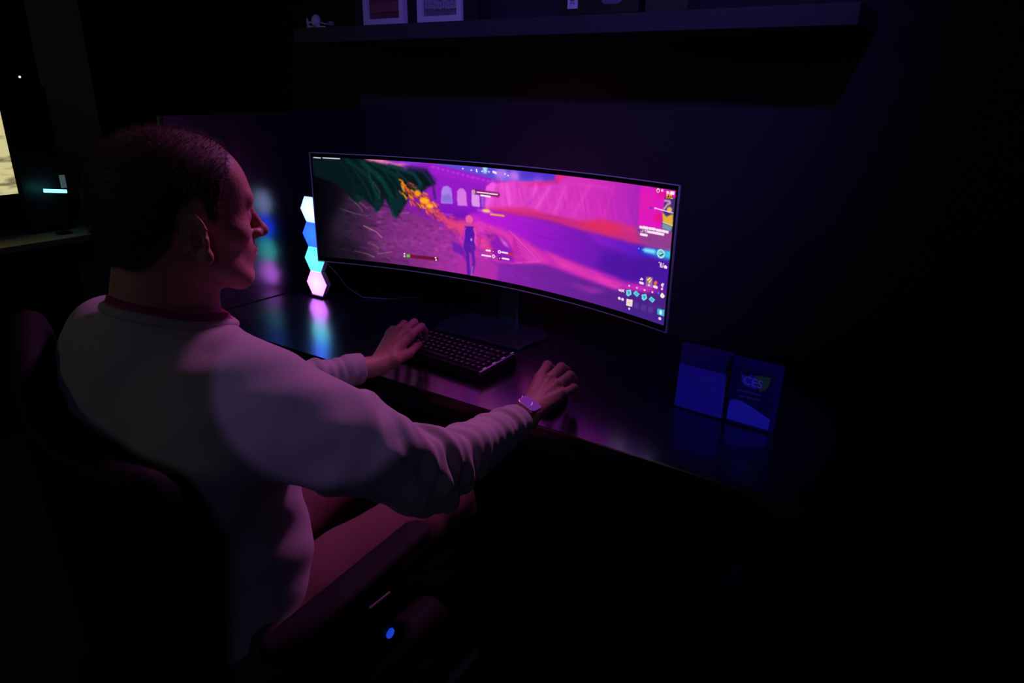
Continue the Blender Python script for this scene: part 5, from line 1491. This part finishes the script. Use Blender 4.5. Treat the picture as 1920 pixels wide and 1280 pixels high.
# sweater
def seg_t(p, a, b):
    ab = b - a; t = (p - a) @ ab / (ab @ ab); r = p - a - t[:, None] * ab; return t, r
def sweater_base(p):
    nb = np.array((.165, -.975, .000))
    d = s_ell(p, (.145, -.925, -.17), (.190, .126, .215))
    d = smin(d, s_ell(p, (.150, -.90, -.38), (.172, .135, .21)), .06)
    d = smin(d, s_ell(p, (.155, -.93, -.50), (.182, .142, .11)), .05)
    d = smin(d, s_cone(p, nb + (0, -.005, -.020), SHR * .75 + nb * .25 + (0, -.008, .018), .074, .066), .05)
    d = smin(d, s_cone(p, nb + (0, -.005, -.020), SHL * .75 + nb * .25 + (0, -.008, .018), .074, .062), .05)
    d = smin(d, s_ell(p, (.27, -.985, -.13), (.11, .075, .13)), .05)                 # right shoulder blade
    d = smin(d, s_ell(p, (.03, -.985, -.13), (.10, .07, .13)), .05)
    for S, E, W, k in ((SHR, ELR, WRR, 1), (SHL, ELL, WRL, 0)):
        r0, r1, r2 = (.083, .064, .047) if k else (.075, .060, .046)
        P_ = p; lo_ = np.minimum(np.minimum(S, E), W) - .10; hi_ = np.maximum(np.maximum(S, E), W) + .10
        m_ = ((P_ > lo_ - .06) & (P_ < hi_ + .06)).all(1)
        if not m_.any(): continue
        p = P_[m_]
        a = s_cone(p, S, E, r0, r1)
        ed = E + (E - W) / np.linalg.norm(E - W) * .005 + np.array((0, 0, -.006))
        WE = W + (E - W) * (.10 if k else .16)
        a = smin(a, s_cone(p, ed, WE, r1, .0375 if k else .0365), .03)
        # sag of the loose sleeve under the arm
        a = smin(a, s_cone(p, S + np.array((0, -.01, -.035)), E + np.array((-.005, -.02, -.014)), r0 * .86, r1 * .82), .03)
        # folds: rings round the elbow, long drags along the upper arm
        t1, rr1 = seg_t(p, E, WE); t0, rr0 = seg_t(p, S, E)
        ang = rr1 @ np.array((.3, -.2, .93)); ang0 = rr0 @ np.array((.5, -.3, .8))
        x = p @ np.array((.25, .75, .35))
        L1 = np.linalg.norm(WE - E)
        s1 = t1 * L1
        gate = np.exp(-((s1 - .02) / .085) ** 2)
        a = a + .0066 * gate * np.sin(s1 * 92 + ang * 26 + 1.3 * np.sin(ang * 30 + s1 * 20)) + .0024 * gate * np.sin(s1 * 230 - ang * 55)
        gate3 = np.exp(-((s1 - L1 + .06) / .07) ** 2)
        a = a + .0028 * gate3 * np.sin(s1 * 95 - ang * 42 + 1.5 + 1.1 * np.sin(s1 * 60)) + .0012 * gate3 * np.sin(s1 * 260 + ang * 40)
        gate2 = np.clip(np.sin(np.clip(t0, 0, 1) * math.pi), 0, 1)
        sd = np.array((.2, -.75, .6)); u0 = rr0 @ sd
        a = a + .0054 * gate2 * np.sin(u0 * 58 + t0 * 10 + .9 * np.sin(t0 * 14)) + .002 * gate2 * np.sin(u0 * 150 - t0 * 16)
        # open cuff end
        a = smax(a, (p - (W + (E - W) * (.115 if k else .20))) @ ((W - E) / np.linalg.norm(W - E)), .006)
        # thick turned cuff
        cw = W + (E - W) * (.16 if k else .26); ax_ = (W - E) / np.linalg.norm(W - E)
        q = p - cw; h_ = q @ ax_; rad_ = np.linalg.norm(q - h_[:, None] * ax_, axis=1)
        cuff = np.maximum(rad_ - (.0365 if k else .0375), np.abs(h_) - .020 if not k else np.abs(h_) - .012)
        a = smin(a, cuff, .010)
        inner = s_cone(p, W + (E - W) * .22, W - (E - W) * .2, .0292, .0290)
        dm = smax(smin(d[m_], a, .045), -inner, .003); d[m_] = dm; p = P_
    d = d + .0028 * np.sin(p @ np.array((22, 8, 46)) + 2 * np.sin(p[:, 0] * 14)) * np.clip((-.02 - p[:, 2]) / .15, 0, 1) + .0012 * np.sin(p @ np.array((-60, 20, 75)))
    def core(q):
        g = torso_sdf(q)
        for S, E in ((SHR, ELR), (SHL, ELL)): g = smin(g, s_cone(q, S, S + (E - S) * .8, .055, .046), .03)
        return g
    under = near(p, (-.14, -1.10, -.62), (.46, -.66, .10), core, .09) - .0065
    return smin(d, under, .012)
NPL = np.array((-.06, .40, .92)); NR = .088; NC = (.010, .030)
def sweater_sdf(p):
    nb = np.array((.165, -.975, .000)); d = sweater_base(p)
    hole = s_cone(p, nb + (0, .016, -.035), nb + (.012, .014, .16), .0680, .0640)
    d = smax(d, -hole, .005)
    ncz = (p - (nb + np.array((0, .0, .040)))) @ NPL
    wide = s_cone(p, nb + (NC[0], NC[1], -.20), nb + (NC[0], NC[1], .20), NR, NR)
    d = smax(d, -smax(-ncz, wide, .004), .006)
    d = smax(d, -(p[:, 2] + .565), .008)
    return d
V, F = surface_nets(sweater_sdf, (-.30, -1.20, -.62), (.60, -.28, .16), .0034)
V = project(sweater_sdf, V)
mesh_np('sweater', place(V), F, M_sweater, person)
# ribbed neck band: follows the edge where the neck opening meets the knit
nA, zs, rs_ = 48, np.linspace(.11, -.10, 170), np.linspace(.05, NR + .001, 60)
ring = []
for i in range(nA):
    a = 2 * math.pi * i / nA; ca, sa = math.cos(a), math.sin(a)
    P = np.stack([.165 + NC[0] + rs_ * ca, -.975 + NC[1] + rs_ * sa, 0 * rs_], 1)
    P[:, 2] = .040 - (NPL[0] * (P[:, 0] - .165) + NPL[1] * (P[:, 1] + .975)) / NPL[2]
    v = sweater_base(P.astype(np.float32)); out_ = np.nonzero(v > 0)[0]; out_ = out_[out_ > 20]
    if len(out_): ring.append(P[out_[0]])
    else:
        P = np.stack([.165 + NC[0] + NR * ca + 0 * zs, -.975 + NC[1] + NR * sa + 0 * zs, zs], 1); v = sweater_base(P.astype(np.float32)); ring.append(P[np.argmax(v < 0)])
ring = np.array(ring)
for _ in range(4): ring = (np.roll(ring, 1, 0) + ring * 2 + np.roll(ring, -1, 0)) / 4
MB().tube([tuple(q) for q in place(ring + np.array((0, 0, -.001)))], .0076, 10, closed=True).build('neckband', M_sweater, person, smooth=True)

# dark red inner collar standing a little above the neckband
cc = ring.mean(0); lo_r = [tuple(place(q + (0, 0, -.004))) for q in ring]
hi_r = [tuple(place(np.array((cc[0] + (q[0] - cc[0]) * .90 + .001, cc[1] + (q[1] - cc[1]) * .90, q[2] + .016)))) for q in ring]
rb = MB().add(lo_r + hi_r, [(i, (i + 1) % nA, nA + (i + 1) % nA, nA + i) for i in range(nA)])
icol = rb.build('inner_collar', material('dark_red_cloth', (.34, .03, .14), .75), person, smooth=True)
so = icol.modifiers.new('thick', 'SOLIDIFY'); so.thickness = .003; so.offset = 1; tag(icol, 'dark red collar of the shirt under the sweater')

# trousers
def trouser_sdf(p):
    d = s_ell(p, (.155, -.93, -.53), (.178, .138, .11))
    for H, K, A_, k in ((HIPR, KNR, ANR, 0), (HIPL, KNL, ANL, 1)):
        g = s_cone(p, H, K, .096, .070)
        t, r = seg_t(p, H, K); u = r @ np.array((.8, 0, .6))
        g = g + .0045 * np.sin(t * 24 + u * 60 + k) * np.exp(-((t - .15) / .35) ** 2) + .003 * np.sin(t * 40 - u * 30) * np.exp(-((t - .95) / .2) ** 2)
        s = s_cone(p, K, A_ + (K - A_) * .12, .068, .056); t2, r2 = seg_t(p, K, A_)
        s = s + .003 * np.sin(t2 * 45 + r2 @ np.array((40, 30, 0)))
        g = smin(g, s, .025); d = smin(d, g, .035)
    d = smax(d, -(p[:, 2] + .945), .006)
    return d
V, F = surface_nets(trouser_sdf, (-.20, -1.15, -1.0), (.45, -.30, -.36), .005)
mesh_np('trousers', place(project(trouser_sdf, V, 1)), F, M_trouser, person)
for A_ in (ANR, ANL):
    def shoe(p, A_=A_):
        d = s_cone(p, A_ + (0, -.035, -.045), A_ + (0, .02, -.045), .042, .043)
        d = smin(d, s_cone(p, A_ + (0, .02, -.05), A_ + (0, .165, -.068), .040, .033), .03)
        d = smin(d, s_cone(p, A_ + (0, 0, -.03), A_ + (0, 0, .03), .044, .046), .02)
        return smax(d, -(p[:, 2] + 1.055), .004)
    V, F = surface_nets(shoe, A_ - (.08, .12, .12), A_ + (.08, .25, .08), .004)
    s = mesh_np('shoe', place(project(shoe, V, 1)), F, M_shoe, person)
    def sole(p, A_=A_):
        q = p.copy(); q[:, 2] = 0
        a = A_.copy(); a[2] = 0
        o = smin(s_cone(q, a + (0, -.038, 0), a + (0, .02, 0), .042, .040), s_cone(q, a + (0, .02, 0), a + (0, .168, 0), .040, .040), .03)
        return smax(o, np.abs(p[:, 2] + 1.059) - .010, .003)
    V, F = surface_nets(sole, A_ - (.08, .12, .14), A_ + (.08, .25, .0), .004)
    mesh_np('sole', place(V), F, M_sole, s)

# smart watch on the right wrist
wa = (WRR - ELR) / np.linalg.norm(WRR - ELR)
wc = WRR + (ELR - WRR) * .03
dirv = np.array((.36, -.10, .93)); dirv = dirv - wa * (dirv @ wa); dirv /= np.linalg.norm(dirv); sidev = np.cross(dirv, wa)
wroot = empty('smart_watch', tuple(wc + (0, 0, ZC)), 'square smart watch with a violet face and yellow strap on the right wrist', 'watch')
Mw = Matrix(((sidev[0], wa[0], dirv[0], 0), (sidev[1], wa[1], dirv[1], 0), (sidev[2], wa[2], dirv[2], 0), (0, 0, 0, 1)))
def wplate(pts, z0, z1, name, mat, par=wroot, **k):
    mb = MB().prism(pts, 'z', z0, z1); mb.v = [tuple(Mw @ Vector(v)) for v in mb.v]; return mb.build(name, mat, par, **k)
wh = .0295
wcase = wplate(rr(-.0225, -.0185, .0225, .0185, .0085), wh, wh + .009, 'case', material('watch_case', (.70, .55, .68), .3, metal=.75), bevel=.0025)
M_face = material('watch_face', (.03, .01, .05), .12, emit=(.17, .03, .38), es=.5)
wplate(rr(-.0200, -.0160, .0200, .0160, .0070), wh + .0088, wh + .0096, 'screen', M_face)
hn = MB(); hn.tube([(-.001, .0065, wh + .0098), (-.0045, .001, wh + .0098), (-.0055, -.005, wh + .0098)], .0005, 6); hn.v = [tuple(Mw @ Vector(v)) for v in hn.v]
hn.build('watch_hand', material('watch_hand', (.8, .6, .9), .4, emit=(.8, .5, .95), es=.6), wroot)
cr = MB().lathe([(.0005, 0), (.0034, 0), (.0034, .003), (.0005, .0035)], (.0222, .006, wh + .0045), 12, Matrix.Rotation(rad(90), 4, 'Y')); cr.v = [tuple(Mw @ Vector(v)) for v in cr.v]; cr.build('crown', M_alu, wroot)
st = MB(); n = 36; a0, a1 = rad(48), rad(312); R0 = .0315; vs_ = []; fs = []
for i in range(n + 1):
    a = a0 + (a1 - a0) * i / n
    w = .0115 - .0015 * math.sin((a - a0) / (a1 - a0) * math.pi)
    for (r, y) in ((R0 - .002, -w), (R0, -w), (R0, w), (R0 - .002, w)): vs_.append(tuple(Mw @ Vector((math.sin(a) * r, y, math.cos(a) * r))))
for i in range(n):
    for k in range(4): fs.append((4 * i + k, 4 * i + (k + 1) % 4, 4 * i + 4 + (k + 1) % 4, 4 * i + 4 + k))
fs += [(0, 1, 2, 3), (4 * n + 3, 4 * n + 2, 4 * n + 1, 4 * n)]
st.add(vs_, fs); tag(st.build('strap', material('yellow_strap', (.85, .62, .05), .5), wroot), 'yellow strap')

# ---------------------------------------------------------------- gaming chair
M_ch = material('black_chair_leather', (.010, .009, .011), .75, spec=.2, bump=(150, .3))
CX, CY = .165, -.88
ch = empty('gaming_chair', (CX, CY, 0), 'black gaming chair with padded armrests that the man sits on, back to the camera', 'chair')
def chair_part(f, lo, hi, h, name, mat, it=1):
    V, F = surface_nets(f, lo, hi, h); V = project(f, V, it) if it else V
    return mesh_np(name, V + np.array((-CX, -CY, ZC)), F, mat, ch)
def rbox(p, c, b, r, M=None):
    q = p - np.array(c)
    if M is not None: q = q @ M
    q = np.abs(q) - (np.array(b) - r); return np.linalg.norm(np.maximum(q, 0), axis=1) + np.minimum(q.max(1), 0) - r
def seat(p):
    d = rbox(p, (CX, -.845, -.665), (.255, .26, .050), .045)
    return smin(d, np.minimum(s_cone(p, (CX - .235, -1.02, -.635), (CX - .235, -.64, -.635), .035, .03), s_cone(p, (CX + .235, -1.02, -.635), (CX + .235, -.64, -.635), .035, .03)), .03)
chair_part(seat, (-.18, -1.2, -.75), (.5, -.5, -.55), .006, 'seat', M_ch)
def back(p):
    dx, dy = p[:, 0] - CX, p[:, 1] - CY; c_, s_ = math.cos(rad(10)), math.sin(rad(10))
    u = c_ * dx - s_ * dy; py = s_ * dx + c_ * dy + CY          # the shell is swivelled a little to the left
    # shell curves forward at the sides; its top edge is scooped in the middle
    yb = -1.105 + .9 * u * u + .10 * (p[:, 2] + .62) * -.35
    top = -.088 + np.where(u < -.05, np.minimum((-u - .05) * .62, .11), 0) - .10 * np.clip((np.abs(u) - .22) / .06, 0, 1) ** 2
    d = np.abs(py - yb) - .028
    d = smax(d, p[:, 2] - top, .035)
    d = smax(d, np.abs(u) - .262 - .02 * np.sin((p[:, 2] + .3) * 6), .04)
    d = smax(d, -(p[:, 2] + .60), .03)
    return d * .85
chair_part(back, (-.20, -1.26, -.66), (.52, -.96, .02), .006, 'backrest', M_ch)
bz = MB().box((-.03, -.225, .43), (.12, .03, .16)); bz.build('back_bracket', M_desk_metal, ch, bevel=.006)
for sx in (-1, 1):
    ax_ = .205 * sx
    def pad(p, ax_=ax_):
        a, b = np.array((CX + ax_, -.960, -.478)), np.array((CX + ax_, -.640, -.448))
        t = np.clip((p[:, 1] + .96) / .32, 0, 1)
        return smax(s_cone(p, a, b, .035, .031), np.abs(p[:, 2] - (-.478 + .03 * t)) - .016, .013)
    chair_part(pad, (CX + ax_ - .07, -1.06, -.53), (CX + ax_ + .07, -.58, -.40), .004, 'armrest', M_ch)
    pm_ = MB().box((ax_ + .03 * sx, .10, .47), (.026, .06, .22)).box((ax_ * .9, .10, .365), (.15, .06, .018))
    pm_.build('armrest_post', M_desk_metal, ch, bevel=.005)
MB().lathe([(.028, .17), (.028, .34), (.05, .345), (.05, .365)], (0, .03, 0), 20).build('gas_lift', M_desk_metal, ch, smooth=True)
MB().box((0, .03, .372), (.22, .24, .025)).build('seat_plate', M_desk_metal, ch, bevel=.006)
lev = MB().tube([(.06, .05, .365), (.20, .07, .355), (.27, .08, .345)], .006, 10); lev.build('tilt_lever', M_black, ch, smooth=True)
M_cap = material('castor_cap_white', (.70, .72, .80), .35)
for k in range(5):
    a = rad(65 + 72 * k); dx, dy = math.cos(a), math.sin(a)
    leg = MB().tube([(0, .03, .145), (dx * .10, .03 + dy * .10, .135), (dx * .31, .03 + dy * .31, .085)], [.036, .028, .018], 12)
    leg.build('base_leg', M_desk_metal, ch, smooth=True)
    c = MB()
    for s in (-.015, .015):
        c.lathe([(.0005, -.009), (.026, -.009), (.028, -.004), (.028, .004), (.026, .009), (.0005, .009)], (dx * .31 - dy * s, .03 + dy * .31 + dx * s, .028), 18, Matrix.Rotation(a, 4, 'Z') @ Matrix.Rotation(rad(90), 4, 'X'))
    c.build('castor', M_rubber, ch, smooth=True)
bt = MB().lathe([(.0005, 0), (.010, 0), (.0095, .003), (.0005, .0042)], (.2485, .115, .496), 8, Matrix.Rotation(rad(90), 4, 'Y')).build('glint_button', material('blue_glint_glow', (.02, .06, .6), .35, emit=(.01, .05, .62), es=.9), ch)  # added button; its glow stands in for a small blue glint
tag(bt, 'small blue glint on the armrest post, put in as a glowing button')
